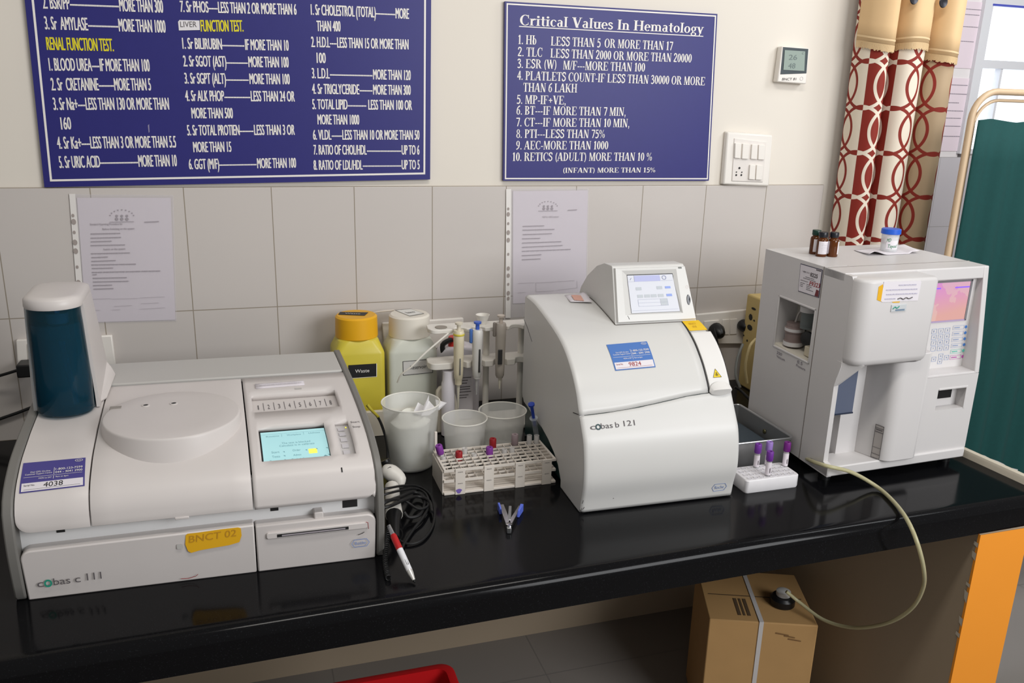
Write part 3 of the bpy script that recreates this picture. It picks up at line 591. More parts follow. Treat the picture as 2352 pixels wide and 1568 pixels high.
MB().prism(core, 'x', .0155, .6105).build('inner_body', DARK, t)
def rnd(xe, dr):       # lower outer corner of a cover rounded at xe
    def f(x_):
        d = abs(x_-xe); r = .022; base = CP.at(-.0098, .1245)
        return base+(r-math.sqrt(max(0, r*r-(r-d)**2)) if d < r and dr else 0)
    return f
tl = CP.at(.378)
xsL = [.0180, .0188, .0205, .023, .027, .032, .040, .06, .09, .1287]
CP.sheet(xsL, rnd(.018, -1), tl, 44).build('left_cover', WHITE, t, solid=.008, bevel=.001)
xsC = list(np.linspace(.1312, .3916, 9)); CP.sheet(xsC, lambda x_: CP.at(-.0098, .1245), tl, 44).build('turntable_cover', WHITE, t, solid=.008, bevel=.001)
# right cover with the number window, screen and key openings left out of the sheet
xsR = [.3942, .401, .408, .413, .44, .475, .51, .536, .555, .577, .582, .590, .597, .603, .6065, .6082, .609]
tb = CP.at(-.0098, .1245); tvals = sorted([tb, tb+.006, tb+.014, tb+.024, CP.at(.0055, .17), CP.at(.012), CP.at(.024), CP.at(.036), CP.at(.06), CP.at(.085), CP.at(.11), CP.at(.1375), CP.at(.165), CP.at(.198), CP.at(.22), CP.at(.25), CP.at(.282), CP.at(.31), CP.at(.345), tl])
mb = MB(); mb.keep = True; nx, nt_ = len(xsR)-1, len(tvals)-1
def fR(u, v):
    x_ = xsR[int(round(u*nx))]; tt = tvals[int(round(v*nt_))]; d = .609-x_; r = .022
    if d < r: tt = max(tt, tb+r-math.sqrt(max(0, r*r-(r-d)**2)))
    return CP.pt(x_, tt)
def hole(i, j):
    xm = (xsR[i]+xsR[i+1])/2; tm = (tvals[j]+tvals[j+1])/2; y_ = CP.yz(tm)[0]
    return (.408 < xm < .577 and .198 < y_ < .282) or (.413 < xm < .536 and .036 < y_ < .1375) or (.555 < xm < .582 and .036 < y_ < .1375)
mb.grid(fR, nx, nt_, skip=hole).build('control_cover', WHITE, t, solid=.012, smooth=40)
def rq(x0, x1, y0, y1, off): return CP.map((x0, y1, CP.yz(CP.at(y1))[1]), (x1, y1, CP.yz(CP.at(y1))[1]), (x1, y0, CP.yz(CP.at(y0))[1]), (x0, y0, CP.yz(CP.at(y0))[1]), off)
patch(rq(.406, .579, .196, .284, -.0125)).build('number_window', WHITE, t)
f = rq(.408, .577, .198, .282, -.0118); m = MB()
for i in range(8):
    u = .055+i*.122; put(m, str(i+1), sub(f, u+(.008 if i == 0 else 0), u+(.02 if i == 0 else .024), .46, .24))
    if i < 7: m.add([f(u+.072, .38), f(u+.078, .38), f(u+.078, .82), f(u+.072, .82)], [(0, 1, 2, 3)])
m.build('position_numbers', INKG, t, smooth=0)
patch(rq(.411, .538, .034, .1395, -.009)).build('screen_surround', DARK, t)  # dark sheet behind the screen paints the shadow along its recess edge
f = rq(.4165, .535, .037, .1310, -.0078)
scr = patch(f).build('screen', mat('lit_screen_blue', (110, 140, 142), .25, emit=(186, 238, 242), es=.62), t)
m = MB(); g = lift(f, (0, -.0002, .0005))
for s_, a, b_, v, h_ in (('Routine', .08, .28, .8, .05), ('Workplace', .4, .62, .8, .05), ('Utilities', .74, .92, .81, .05), ('The test is blocked', .3, .74, .52, .055), ('Calculate is in calibrate', .26, .8, .44, .055), ('Start', .13, .25, .27, .055), ('Order', .45, .57, .28, .055), ('Tests', .13, .25, .15, .055), ('Admin', .45, .57, .15, .05), ('Prepare', .09, .28, .03, .055), ('End shift', .42, .62, .03, .055)): put(m, s_, sub(g, a, b_, v, h_))
for u0, u1, v0, v1 in ((.0, 1, .9, .905), (.32, .324, .78, .88), (.66, .664, .8, .9)): m.add([g(u0, v0), g(u1, v0), g(u1, v1), g(u0, v1)], [(0, 1, 2, 3)])
for u, v in ((.3, .3), (.3, .19), (.3, .08), (.64, .3), (.64, .07), (.8, .31), (.96, .31), (.97, .12)): m.add([g(u, v), g(u+.03, v-.035), g(u+.03, v)], [(0, 1, 2)])
m.add([g(.87, .03), g(.91, 0.0), g(.97, .07), g(.93, .11)], [(0, 1, 2, 3)]); m.build('screen_text', mat('screen_ink', (118, 164, 174), .5), scr, smooth=0)
patch(lift(lambda u, v: f(.69+.13*u, .18+.13*v), (0, -.0002, .0005)), 2, 2).build('yellow_key', mat('screen_yellow', (238, 226, 96), .4, emit=(240, 228, 90), es=.5), scr)
patch(rq(.553, .584, .034, .1395, -.010)).build('key_strip', WHITE2, t)
f = rq(.556, .581, .038, .136, -.0088); m = MB(); m.keep = True
for k in range(5): m.grid(lambda u, v, k=k: f(.18+.5*u, .06+.185*k+.12*v), 1, 1)
m.build('membrane_keys', mat('membrane_key', (190, 187, 190), .4), t, smooth=0)
patch(lambda u, v: f(.78+.1*u, .9+.035*v), 1, 1).build('status_light', mat('lamp_yellow', (220, 210, 60), .4, emit=(230, 220, 60), es=1), t)
f = rq(.5855, .605, .107, .135, .0005); m = MB(); put(m, 'Start', sub(f, .05, .95, .7, .22)); put(m, 'Stop', sub(f, .1, .85, .05, .22)); m.build('key_lettering', INKG, t, smooth=0)
f = CP.map((.4184, .3381, .2352), (.5194, .3392, .2352), (.519, .3167, .2337), (.419, .3126, .2334), .001)
lb = patch(f).build('taped_label', PAPER, t, solid=.002, soff=0); m = MB(); g = lift(f, (0, -.0004, .003)); scribble(m, g, .08, .95, .35, .12); m.build('faint_print', mat('very_faint', (196, 192, 198), .7), lb)
f = rq(.497, .511, .297, .302, .0006); m = MB(); m.grid(f, 3, 1).build('latch_mark', LIDG, t)
f = rq(.5495, .552, .005, .012, .0006); patch(f, 2, 2).build('ink_blot', INK, t)
# rear lid
rl = [tuple(CP.yz(tt, .002)) for tt in np.linspace(CP.at(.388), CP.at(.522), 8)]; rl += [(.527, .23)]+[(p[0], p[1]-.014) for p in rl[::-1]]
MB().prism(rl, 'x', .0175, .6090).build('rear_lid', LIDG, t, bevel=.003)
# round lid of the turntable
dc = (.2605, .187); dr = MB(); n = 64; rings = []
for r, z in ((.001, .2395), (.09, .2395), (.1195, .2393), (.1215, .2388), (.1228, .2375), (.1236, .2350), (.1300, .195), (.131, .183)):
    rings.append([(dc[0]+r*math.cos(2*PI*k/n), dc[1]+r*math.sin(2*PI*k/n)*(1.04 if r > .1 else 1), z) for k in range(n)])
dl = dr.loft(rings, cap=True).build('turntable_lid', WHITE, t, smooth=40)
for hx, hy in ((.2103, .241), (.2612, .241)):
    MB().lathe([(.0075, .0), (.0075, .0016), (.0052, .0022), (.0045, .0012)], (hx, hy, .2390), 20).build('lid_screw', WHITE, dl); MB().lathe([(.0, .0), (.0045, 0.0002)], (hx, hy, .2406), 14).build('screw_recess', DARK, dl)
MB().box(.1460, .167, .234, .249, .2345, .2402).build('lid_catch', mat('shadow_grey', (150, 144, 138), .6), dl, bevel=.001)
# recess, ledge and lower drawer fronts
MB().box(.0155, .6105, .016, .034, .08, .17).build('recess_panel', mat('recess_lit_white', (226, 226, 226), .45), t)  # lighter white paints in the light on the recess wall
for x0, x1, r0, r1 in ((.0170, .3912, 1, 0), (.3935, .6080, 0, 1)):
    HT = .0945 if r0 else .0915
    R = .016; sl = 0
    q = [(x0+.002*r0, 0), (x1-.002*r1, 0)]
    q += [(x1-R+R*math.cos(a), HT-R+R*math.sin(a)) for a in np.linspace(0, PI/2, 7)] if r1 else [(x1, HT+sl*.7)]
    q += [(x0+R+R*math.cos(a), HT-.003-R+R*math.sin(a)) for a in np.linspace(PI/2, PI, 7)] if r0 else [(x0, HT)]
    fr = [(a, np.interp(z, [0, .05, .11], [-.003, -.0085, -.0085]), z) for a, z in q]; bk = [(a, .027, z) for a, z in q]
    MB().loft([fr, bk]).build('drawer_front', WHITE, t, bevel=.0025)
    if r0:
        fp = lambda u, v: np.array([u, -.0092, v])
        MB().poly([fp(*p) for p in ((0.2767, 0.0898), (0.2802, 0.0923), (0.2982, 0.0923), (0.3382, 0.0938), (0.3642, 0.0938), (0.3687, 0.0918), (0.3692, 0.0778), (0.3647, 0.0658), (0.3482, 0.0623), (0.3182, 0.0603), (0.2982, 0.0588), (0.2832, 0.0558), (0.2782, 0.0598), (0.2747, 0.0728))]).build('marker_patch', YMARK, t, smooth=0, solid=.0004)
        m = MB(); put(m, 'BNCT 02', lambda a, b: np.array([.281+.079*a, -.0098, .0755+.003*a+.0125*b]), slant=.1); m.build('marker_writing', mat('marker_writing', (190, 138, 30), .7), t, smooth=0)
        MB().poly([(a, -.0092, b) for a, b in rrect(.2605, .2705, .0655, .0745, .002, 3)]).build('grey_square', LIDG, t, smooth=0, solid=.0003)
        brand(lambda u, v: np.array([.0366+.0995*u, -.0084, .0250+.001*u+.0175*v]), t, 'c', '111', TEAL)
        m = MB(); m.tube([(.262, -.0072, .008), (.275, -.0074, .007), (.287, -.0075, .0095), (.291, -.0078, .013)], .0005, 4); m.build('pen_scratch', RINK, t)
    else:
        MB().prism(rrect(.4114, .5922, .0655, .0772, .004, 4), 'y', -.0115, -.006).build('printer_bar', WHITE, t, bevel=.0012)
        MB().add([(.4298, -.0122, .0680), (.5569, -.0122, .0680), (.5569, -.0122, .0738), (.4298, -.0122, .0738)], [(0, 1, 2, 3)]).build('printer_slot', DARK, t, smooth=0)
        MB().add([(.438, -.0126, .0694), (.551, -.0126, .0694), (.551, -.0126, .0722), (.438, -.0126, .0722)], [(0, 1, 2, 3)]).build('paper_edge', INKP, t, smooth=0)
        hexlogo(lambda u, v: np.array([.5613+.0338*u, -.0094, .0290+.0155*v]), t)
        m = MB(); m.tube([(.5885, -.0122, .0785), (.5925, -.0118, .077), (.593, -.0115, .068), (.5935, -.0105, .064)], .0006, 4); m.build('pen_scratch', RINK, t)
        m = MB(); m.tube([(.574, -.0095, .0535), (.582, -.0095, .0555), (.586, -.0095, .058)], .0005, 4); m.build('pen_mark', INK, t)
for x0, x1, z0, z1, nm in ((.072, .085, .1075, .117, 'latch_slot'), (.422, .436, .106, .116, 'latch_slot'), (.551, .578, .0975, .117, 'latch_slot')):
    MB().box(x0, x1, .0150, .0175, z0, z1).build(nm, DARK, t)
MB().box(.497, .5135, -.004, .018, .090, .1035).build('drawer_tab', WHITE, t, bevel=.002)
MB().box(.262, .285, -.0125, -.004, .1212, .1255).build('cover_tab', WHITE, t, bevel=.001)
hotline(CP.map((.0224, .0816, .2068), (.1197, .0828, .2071), (.1231, .0202, .1829), (.0244, .0176, .1812), .0008), t, '4038', mat('sticker_violet', (72, 66, 136), .5), INK)

# white holder with blue bottle on the analyzer
t = thing('bottle_holder', 'tall white holder gripping a transparent blue bottle, standing on the far left analyzer', 'bottle holder', tuple(np.array(L0)+A @ np.array([.067, .3, .23])))
ORG[t.name] = (np.array([.067, .3, .23]), A)
bx, by = .0675, .2665
def oval(rx, ry, cx, cy, z, n=36): return [(cx+rx*math.cos(2*PI*k/n), cy+ry*math.sin(2*PI*k/n), z) for k in range(n)]
def dplan(hw, front, back, z, r, shx=0):        # round at the front, square-ish at the back
    p = [(bx+shx+hw*math.cos(a), by+front*math.sin(a)*-1, z) for a in np.linspace(0, PI, 17)]
    p += [(bx+shx-hw, by+back-r, z)]+[(bx+shx-hw+r-r*math.cos(a), by+back-r+r*math.sin(a), z) for a in np.linspace(0.3, PI/2, 5)]+[(bx+shx+hw-r+r*math.sin(a), by+back-r+r*math.cos(a), z) for a in np.linspace(0, PI/2-.3, 5)]+[(bx+shx+hw, by+back-r, z)]
    return p
blueg = mat('blue_translucent', (64, 150, 180), .05, trans=.92, ior=1.25)
bt = MB().loft([oval(.046, .038, bx, by, .2315), oval(.0505, .044, bx, by, .238), oval(.050, .044, bx, by, .30), oval(.0475, .042, bx-.001, by, .40), oval(.0455, .041, bx-.001, by, .434)]).build('blue_bottle', blueg, t, smooth=50)
MB().loft([oval(.038, .032, bx, by, .2345), oval(.039, .033, bx, by, .30), oval(.036, .032, bx, by, .40)]).build('water_fill', mat('blue_water', (30, 84, 108), .1, trans=.6, ior=1.2), bt, smooth=50)
MB().tube([(bx+.004, by, .425), (bx+.006, by-.002, .36), (bx+.014, by+.004, .25)], .004, 8, 8).build('dip_tube', mat('blue_tube', (30, 90, 150), .3), bt)
MB().lathe([(.012, 0), (.012, .03), (.016, .032), (.016, .05)], (bx+.004, by, .37), 14).build('bottle_neck', mat('blue_neck', (20, 60, 90), .3), bt)
hd = MB().loft([dplan(.049, .0445, .14, .432, .03), dplan(.050, .0455, .14, .435, .03), dplan(.0495, .0445, .135, .447, .035), dplan(.045, .040, .12, .4515, .035), dplan(.036, .03, .10, .4535, .03)]).build('holder_cap', WHITE, t, smooth=50)
def zsf(y_): return CP.yz(CP.at(y_))[1]
def shell(hw, back, z, r, y0=.004):
    th = .006; o = [(bx+hw, by+y0, z), (bx+hw, by+back-r, z)]+[(bx+hw-r+r*math.cos(a), by+back-r+r*math.sin(a), z) for a in np.linspace(.3, PI/2, 4)]+[(bx-hw+r-r*math.sin(a), by+back-r+r*math.cos(a), z) for a in np.linspace(0, PI/2-.3, 4)]+[(bx-hw, by+back-r, z), (bx-hw, by+y0, z)]
    o = o+[(bx-hw+th, by+y0, z), (bx-hw+th, by+back-r, z), (bx-hw+r, by+back-th, z), (bx+hw-r, by+back-th, z), (bx+hw-th, by+back-r, z), (bx+hw-th, by+y0, z)]
    return [(a, b, max(c, zsf(b)+.003)) for a, b, c in o]
MB().loft([shell(.058, .215, .2335, .03), shell(.0575, .21, .26, .03), shell(.054, .185, .34, .03), shell(.0505, .14, .434, .03)]).build('holder_shell', WHITE, t, smooth=40)
MB().loft([[(bx+.055, by+.02, .2335), (bx+.068, by+.045, .2345), (bx+.072, by+.18, .2415), (bx+.055, by+.19, .2415)], [(bx+.055, by+.02, .243), (bx+.063, by+.05, .244), (bx+.066, by+.17, .262), (bx+.055, by+.18, .275)]]).build('holder_foot', WHITE, t, bevel=.004)

# ------------------------------------------------------------------ blood gas analyzer, middle
A, L0 = aff([1.0175, .0287, -.0235, .9941, 1.0187, 1.1597, -.699])
BP = Surf([(-.007, .0), (-.011, .029), (-.020, .071), (-.0175, .114), (-.008, .153), (.0055, .177), (.031, .215), (.048, .243), (.078, .275), (.116, .302), (.157, .321), (.205, .334), (.29, .35), (.36, .359), (.425, .36)])
t = thing('blood_gas_analyzer', 'curved white analyzer with tilted touchscreen on top, in the middle of the worktop', 'analyzer', L0, None, A)
XW = .349
side = [tuple(BP.yz(tt, -.004)) for tt in np.linspace(.0, BP.L, 50)]+[(.43, .352), (.43, .111), (.414, .093), (.38, .091), (.3227, .0845), (.262, .082), (.2157, .0735), (.17, .0585), (.1416, .0425), (.1206, .018), (.12, .0), (.026, -.0)]
MB().prism(side, 'x', .0, .012).build('left_side_panel', BGREY, t, bevel=.005, segs=3)
MB().prism(side, 'x', XW-.012, XW).build('right_side_panel', BGREY, t, bevel=.005, segs=3)
inn = [tuple(BP.yz(tt, -.0075)) for tt in np.linspace(.004, BP.L, 40)]+[(.428, .30), (.428, .004), (.03, .004)]
MB().prism(inn, 'x', .010, XW-.010).build('inner_chassis', mat('chassis_teal', (34, 66, 64), .4), t)
MB().box(.02, .33, .05, .40, .0, .02).build('foot_plate', BLACK, t)
# split curve between upper cover and door as a function of x
SX = [(.0, .2019), (.05, .2032), (.117, .2073), (.186, .2144), (.245, .2215), (.292, .2241), (.35, .2272)]
def split(x_): return BP.at(np.interp(np.interp(x_, [a for a, _ in SX], [b for _, b in SX]), BP.P[:600, 1], BP.P[:600, 0]), np.interp(x_, [a for a, _ in SX], [b for _, b in SX]))
def edge(x_):       # rounds the two long edges of the sweep back
    d = min(x_, XW-x_); return -(.006*(1-min(1, d/.008))**2)
def band(xs, t0f, t1f, nt, off=.0):
    mb = MB(); mb.keep = True; nx = len(xs)-1
    def f(u, v): x_ = xs[int(round(u*nx))]; a, b = t0f(x_), t1f(x_); tt = a+(b-a)*v; return BP.pt(x_, tt, off+edge(x_))
    return mb.grid(f, nx, nt)
ex = [.0, .0012, .003, .0055, .009]
fl = .2935
def flx(v): return v
xsD = ex+list(np.linspace(.02, .335, 18))+[XW-.009, XW-.0055, XW-.003, XW-.0012, XW]
band(xsD, lambda x_: .003, lambda x_: split(x_)-.0009, 34).build('front_door', BGREY, t, solid=.006)
# upper cover stops at the flap seam, which leans with height
xsU = list(np.linspace(0, 1, 22)); mb = MB(); mb.keep = True; nt_ = 40
def seamx(tt): return np.interp(tt, [split(.292), BP.at(.0611), BP.at(.0968), BP.at(.1535), BP.at(.203), BP.L], [.2925, .2930, .2947, .2990, .304, .306])
def fU(u, v):
    xe = u
    tt0 = split(.29*u); tt = tt0+.0009+(BP.L-tt0)*v; sx = seamx(tt); x_ = sx*(u if u > .06 else u)
    return BP.pt(x_, tt, edge(x_) if x_ < .02 else 0)
us = [0, .004, .01, .02, .03]+list(np.linspace(.06, 1, 16)); 
mb.grid(lambda u, v: fU(us[int(round(u*(len(us)-1)))], v), len(us)-1, nt_).build('upper_cover', BGREY, t, solid=.006)
mb = MB(); mb.keep = True
def fF(u, v):
    tt0 = split(.32); tt = tt0+.0009+(BP.L-tt0)*v; a = seamx(tt)+.0022; x_ = a+(XW-a)*u; return BP.pt(x_, tt, edge(x_))
uf = [0, .25, .5, .7, .82, .9, .95, .98, 1]
mb.grid(lambda u, v: fF(uf[int(round(u*8))], v), 8, nt_).build('right_cover_strip', BGREY, t, solid=.006)
# sample flap on the strip
def fFl(u, v):
    tt = split(.32)+.004+(BP.at(.158)-split(.32)-.004)*v; a = seamx(tt)+.0035; b = .3425+.009*v; x_ = a+(b-a)*u; return BP.pt(x_, tt, .0022)
flap = patch(fFl, 6, 16).build('sample_flap', mat('flap_white', (226, 224, 221), .4), t, solid=.002, bevel=.0008)
m = MB(); m.keep = True
def ln(u, v):
    tt = split(.32)+(BP.at(.1575)-split(.32))*v; b = .3437+.009*v; return BP.pt(b+.0012*(u-.5), tt, .0012)
m.grid(ln, 1, 16); m.grid(lambda u, v: BP.pt(.3015+.052*u, BP.at(.1575)+.0012*v, .0012), 4, 1); m.build('flap_seam', INK, t, smooth=0)
m = MB(); m.keep = True
def gl(u, v): tt = split(.3)+(BP.at(.214)-split(.3))*v; return BP.pt(seamx(tt)-.0004+.0030*u, tt, .0007)
m.grid(gl, 1, 24); m.build('strip_gap', INK, t, smooth=0)
m = MB(); hw = .0265; tt0 = split(.32); n = 14; top, bot, mid = [], [], []
for k in range(n+1):
    u = -1+2*k/n; x_ = .3195+hw*u; s_ = math.sqrt(max(0, 1-u*u)); top.append(BP.pt(x_, tt0+.002+.017*s_, .003+.003*s_)); mid.append(BP.pt(x_, tt0+.0005, .003+.016*s_)); bot.append(BP.pt(x_, tt0-.001-.0085*s_, .0025))
m.add(top+mid+bot, [(k, k+1, n+1+k+1, n+1+k) for k in range(n)]+[(n+1+k, n+1+k+1, 2*n+2+k+1, 2*n+2+k) for k in range(n)]); m.build('flap_handle', mat('flap_white', (0, 0, 0)), flap, smooth=50)
f = BP.map((.3085, .0685, .2645), (.3285, .0685, .2645), (.3285, .0545, .2495), (.3085, .0545, .2495), .0030)
tri = MB().poly([f(.5, 1), f(.0, .0), f(1, .0)]).build('hazard_triangle', mat('hazard_yellow', (236, 206, 40), .5), flap, smooth=0)
m = MB(); g = lift(f, (0, -.0004, .0004))
for a, b in (((.5, 1), (0, 0)), ((0, 0), (1, 0)), ((1, 0), (.5, 1))):
    ca = lambda p, k: (.5+(p[0]-.5)*k, .35+(p[1]-.35)*k); m.add([g(*ca(a, 1)), g(*ca(b, 1)), g(*ca(b, .9)), g(*ca(a, .9))], [(0, 1, 2, 3)])
for a in (90, 210, 330): c_ = (.5+.1*math.cos(math.radians(a)), .34+.13*math.sin(math.radians(a))); m.add([g(c_[0]+r*.8*math.cos(k*PI/6+.0), c_[1]+r*math.sin(k*PI/6)) for r in (.11, .07) for k in range(12)], [(k, (k+1) % 12, 12+(k+1) % 12, 12+k) for k in range(12)])
m.build('hazard_symbol', INK, tri, smooth=0)
f = BP.map((.3055, .210, .335), (.3475, .2085, .3347), (.3475, .1645, .323), (.3035, .1645, .323), .0012)
yp = patch(f, 6, 6).build('marker_patch', mat('marker_bright', (232, 190, 28), .55), t)
m = MB(); g = lift(f, (0, -.0004, .0006)); put(m, 'BNCT', sub(g, .25, .66, .55, .16), slant=.1); put(m, '03', sub(g, .32, .54, .26, .16), slant=.1); m.build('marker_writing', mat('marker_writing_brown', (196, 156, 50), .7), yp, smooth=0)
hotline(BP.map((.0945, .1351, .3108), (.1892, .1379, .3122), (.1851, .0774, .2744), (.0933, .0757, .2726), .0010), t, '9824', mat('sticker_blue', (74, 116, 184), .5), RINK)
f = BP.map((.0175, .0135, .190), (.1145, .0135, .190), (.1145, .0055, .1775), (.0175, .0055, .1765), .0010); brand(f, t, 'b', '121', mat('ring_dark_teal', (36, 66, 70), .5))
f = BP.map((.2945, -.0125, .0365), (.3305, -.0125, .0365), (.3305, -.0095, .0185), (.2945, -.0095, .0175), .0010); hexlogo(f, t, m=mat('logo_pale_blue', (132, 152, 196), .5))
f = BP.map((.0, -.01, .06), (.349, -.01, .06), (.349, -.007, .0), (.0, -.007, .0), .0012); m = MB()
for pts in ([(.010, .55), (.006, .42)], [(.004, .24), (.008, .18), (.018, .2), (.022, .27)], [(.2, .5), (.202, .48)]):
    P = [f(a, b) for a, b in pts]; m.tube(P, .0005, 4)
m.build('pen_marks', INK, t)
m = MB(); m.tube([(.0, .022+.012, .205-.004), (.0, .031, .2015), (-.0005, .06, .195)], .0009, 5); m.build('side_seam', INK, t)
m = MB(); m.tube([(-.0004, .43, .298), (-.0004, .40, .286), (-.0004, .36, .262)], .0006, 5); m.build('side_scratch', INKG, t)
# touchscreen housing
mp = [(.205, .334), (.2085, .3365), (.2525, .4545), (.257, .4572), (.30, .4555), (.345, .441), (.395, .4085), (.435, .372), (.456, .33), (.42, .33)]
mo = MB(); x0, x1a, x1b = .1435, .3215, .342
def mx(y_, z): return x1a+(x1b-x1a)*min(1, max(0, (.457-z)/.122))
ringL = [(x0+.003*(z > .44), y_, z) for y_, z in mp]; ringR = [(mx(y_, z), y_, z) for y_, z in mp]
hs_ = mo.loft([ringL, ringR]).build('screen_housing', BGREY, t, bevel=.005, segs=3)
n_ = np.array([0, -.9372, .3488]); up_ = np.array([0, .3488, .9372]); Pc = np.array([0, .2085, .3365])
def face(x_, h, d=0): return np.array([x_, 0, 0])+Pc+up_*h+n_*d
q = [face(.1665, .018, .0008), face(.3065, .0165, .0008), face(.2985, .1165, .0008), face(.1655, .1165, .0008)]
qi = [face(.1835, .0215, -.002), face(.3015, .0215, -.002), face(.2895, .106, -.002), face(.1795, .106, -.002)]
HO = [(.1465, .001), (.3400, .001), (.3225, .124), (.1495, .124)]
o0 = [face(*p, .0) for p in HO]; o1 = [face(p[0]+(.002 if i in (0, 3) else -.002), p[1]+(.002 if i < 2 else -.002), .0065) for i, p in enumerate(HO)]
q = [p+n_*.0062 for p in q]; qi = [p+n_*.003 for p in qi]
def wall4(A_, B_): return A_+B_, [(i, (i+1) % 4, 4+(i+1) % 4, 4+i) for i in range(4)]
mb = MB(); mb.add(o0+o1+q+qi, [(i+4*k, (i+1) % 4+4*k, 4+(i+1) % 4+4*k, 4+i+4*k) for k in range(3) for i in range(4)])
mb.build('screen_surround', BGREY, t, smooth=0)
lp0 = [BP.pt(.1425, BP.at(y_), .0008) for y_ in np.linspace(.37, .207, 14)]+[BP.pt(x_, BP.at(.2055), .0008) for x_ in np.linspace(.145, .306, 8)]
MB().tube(lp0, .0008, 5).build('housing_seam', mat('seam_grey_brown', (90, 84, 78), .6), t)
f = quadmap(qi[3], qi[2], qi[1], qi[0], n_*.0022)
sc = patch(f, 2, 2).build('screen', mat('lit_screen_pale', (176, 178, 186), .3, emit=(214, 216, 224), es=.2), t)
g = quadmap(qi[3], qi[2], qi[1], qi[0], n_*.0027)
def rct(m, u0, u1, v0, v1): m.add([g(u0, v0), g(u1, v0), g(u1, v1), g(u0, v1)], [(0, 1, 2, 3)])
m = MB(); rct(m, .14, .71, .83, .985); m.build('title_bar', mat('screen_violet', (168, 172, 212), .4), sc, smooth=0)
m = MB(); rct(m, .78, .9, .62, .68); rct(m, .78, .9, .41, .475); m.build('blue_keys', mat('screen_blue', (128, 150, 216), .4), sc, smooth=0)
m = MB()
for k, (u, v) in enumerate(((.15, .6), (.6, .61), (.16, .4), (.31, .4), (.45, .4), (.6, .4))): rct(m, u, u+.12, v, v+.08)
rct(m, .63, .78, .18, .35); m.build('grey_keys', mat('screen_grey', (178, 184, 190), .4), sc, smooth=0)
m = MB()
for a in ((.16, .78, .35, .354), (.16, .78, .26, .264), (.16, .78, .17, .174), (.16, .164, .17, .35), (.78, .784, .17, .35), (.02, .98, .06, .064), (0, .14, .83, .834), (.14, .143, .83, 1), (.72, .98, .83, .834)): rct(m, *a)
m.tube([g(.05, .88), g(.08, .93)], .0006, 4)
m.add([g(.80+.05*r*math.cos(k*PI/8), .915+.06*r*math.sin(k*PI/8)) for r in (1, .7) for k in range(16)], [(k, (k+1) % 16, 16+(k+1) % 16, 16+k) for k in range(16)]); m.build('screen_lines', mat('screen_line', (140, 146, 176), .5), sc, smooth=0)
m = MB(); m.add([p+n_*.0008 for p in (qi[3], qi[2], qi[1])]+[face(.2895+.0014, .1078, .0022), face(.3031, .0215, .0022), face(.1785, .1078, .0022)], [(0, 1, 3, 5), (1, 2, 4, 3)]); m.build('screen_shadow_gap', DARK, t, smooth=0)
m = MB(); m.lathe([(.0, 0), (.0046, 0), (.0042, .0014), (.0, .002)], face(.3228, .046, .0068), 16, n_, 1, 2.6); m.build('oval_window', mat('dark_lens', (22, 26, 36), .1), t)
MB().add([face(.304, .1175, .0072), face(.3125, .1175, .0072), face(.3118, .1210, .0072), face(.3033, .1210, .0072)], [(0, 1, 2, 3)]).build('indicator_window', mat('indicator_dark', (62, 66, 58), .3), t, smooth=0)
m = MB(); c_ = face(.3218, .075, .0069); m.add([c_+r*(math.cos(k*PI/8)*np.array([1, 0, 0])+math.sin(k*PI/8)*up_) for r in (.0036, .003) for k in range(16)], [(k, (k+1) % 16, 16+(k+1) % 16, 16+k) for k in range(16)]); m.build('ring_mark', mat('ring_pinkish', (206, 188, 184), .5), t, smooth=0)
m = MB(); m.tube([face(.1715, .0165, .0068), face(.1755, .008, .0068)], .0006, 4); m.build('pen_tick', INK, t)

# torn paper on top
t2 = thing('paper_scrap', 'small torn white paper scrap with a pink smear on the curved analyzer', 'paper scrap', tuple(np.array(L0)+A @ np.array([.10, .38, .36])))
ORG[t2.name] = (np.array([.10, .38, .36]), A)
m = MB(); m.keep = True; mb = m.grid(lambda u, v: np.array([.082+.05*u+.008*v, .335+.065*v-.012*u, .3605+.004*math.sin(u*3)*v+.006*(u > .7)*v]), 6, 5); mb.build('paper', PAPER, t2, solid=.0004)
m = MB(); m.keep = True; m.grid(lambda u, v: np.array([.094+.02*u+.006*v, .342+.04*v-.012*u, .3622+.004*math.sin((.24+.4*u)*3)*v]), 4, 4).build('pink_smear', mat('pink_smear', (216, 168, 152), .7), t2)
# ------------------------------------------------------------------ hematology analyzer, right
A, L0 = aff([.9958, .0296, .0381, 1.0097, 1.0052, 1.7542, -.7066]); A3, H0 = A, np.array(L0)
HT_ = thing('hematology_analyzer', 'boxy white analyzer with pink lit screen and keypad at the right end of the worktop', 'analyzer', L0, None, A)
t = HT_
b = MB(); b.box(.06, .403, .041, .318, .022, .4795); b.box(-.005, .06, .239, .318, .022, .4795); b.box(-.005, .06, .088, .098, .022, .4795); b.box(-.005, .06, .098, .239, .022, .255); b.box(-.005, .06, .098, .239, .378, .4795)
b.build('cabinet', HGREY, t, smooth=0)
MB().box(.052, .0605, .098, .239, .255, .378).build('compartment_back', mat('compartment_grey', (176, 172, 164), .6), t)
fr = MB()
for q in ((.237, .2415, .2515, .3815), (.0955, .100, .2515, .3815), (.0955, .2415, .2515, .2565), (.0955, .2415, .3765, .3815)): fr.box(-.0068, -.002, *q)
fr.build('opening_rim', HGREY, t, bevel=.0015)
MB().prism([(.098, .255), (.239, .255), (.239, .262)], 'x', -.004, .058).build('compartment_floor', mat('compartment_cream', (214, 208, 194), .5), t)
MB().lathe([(.0, 0), (.024, 0), (.024, .012), (.0215, .013), (.0215, .033), (.024, .034), (.024, .044), (.021, .047), (.021, .056), (.0, .058)], (.026, .205, .264), 24).build('pump_cylinder', mat('pump_grey_brown', (128, 112, 108), .35), t)
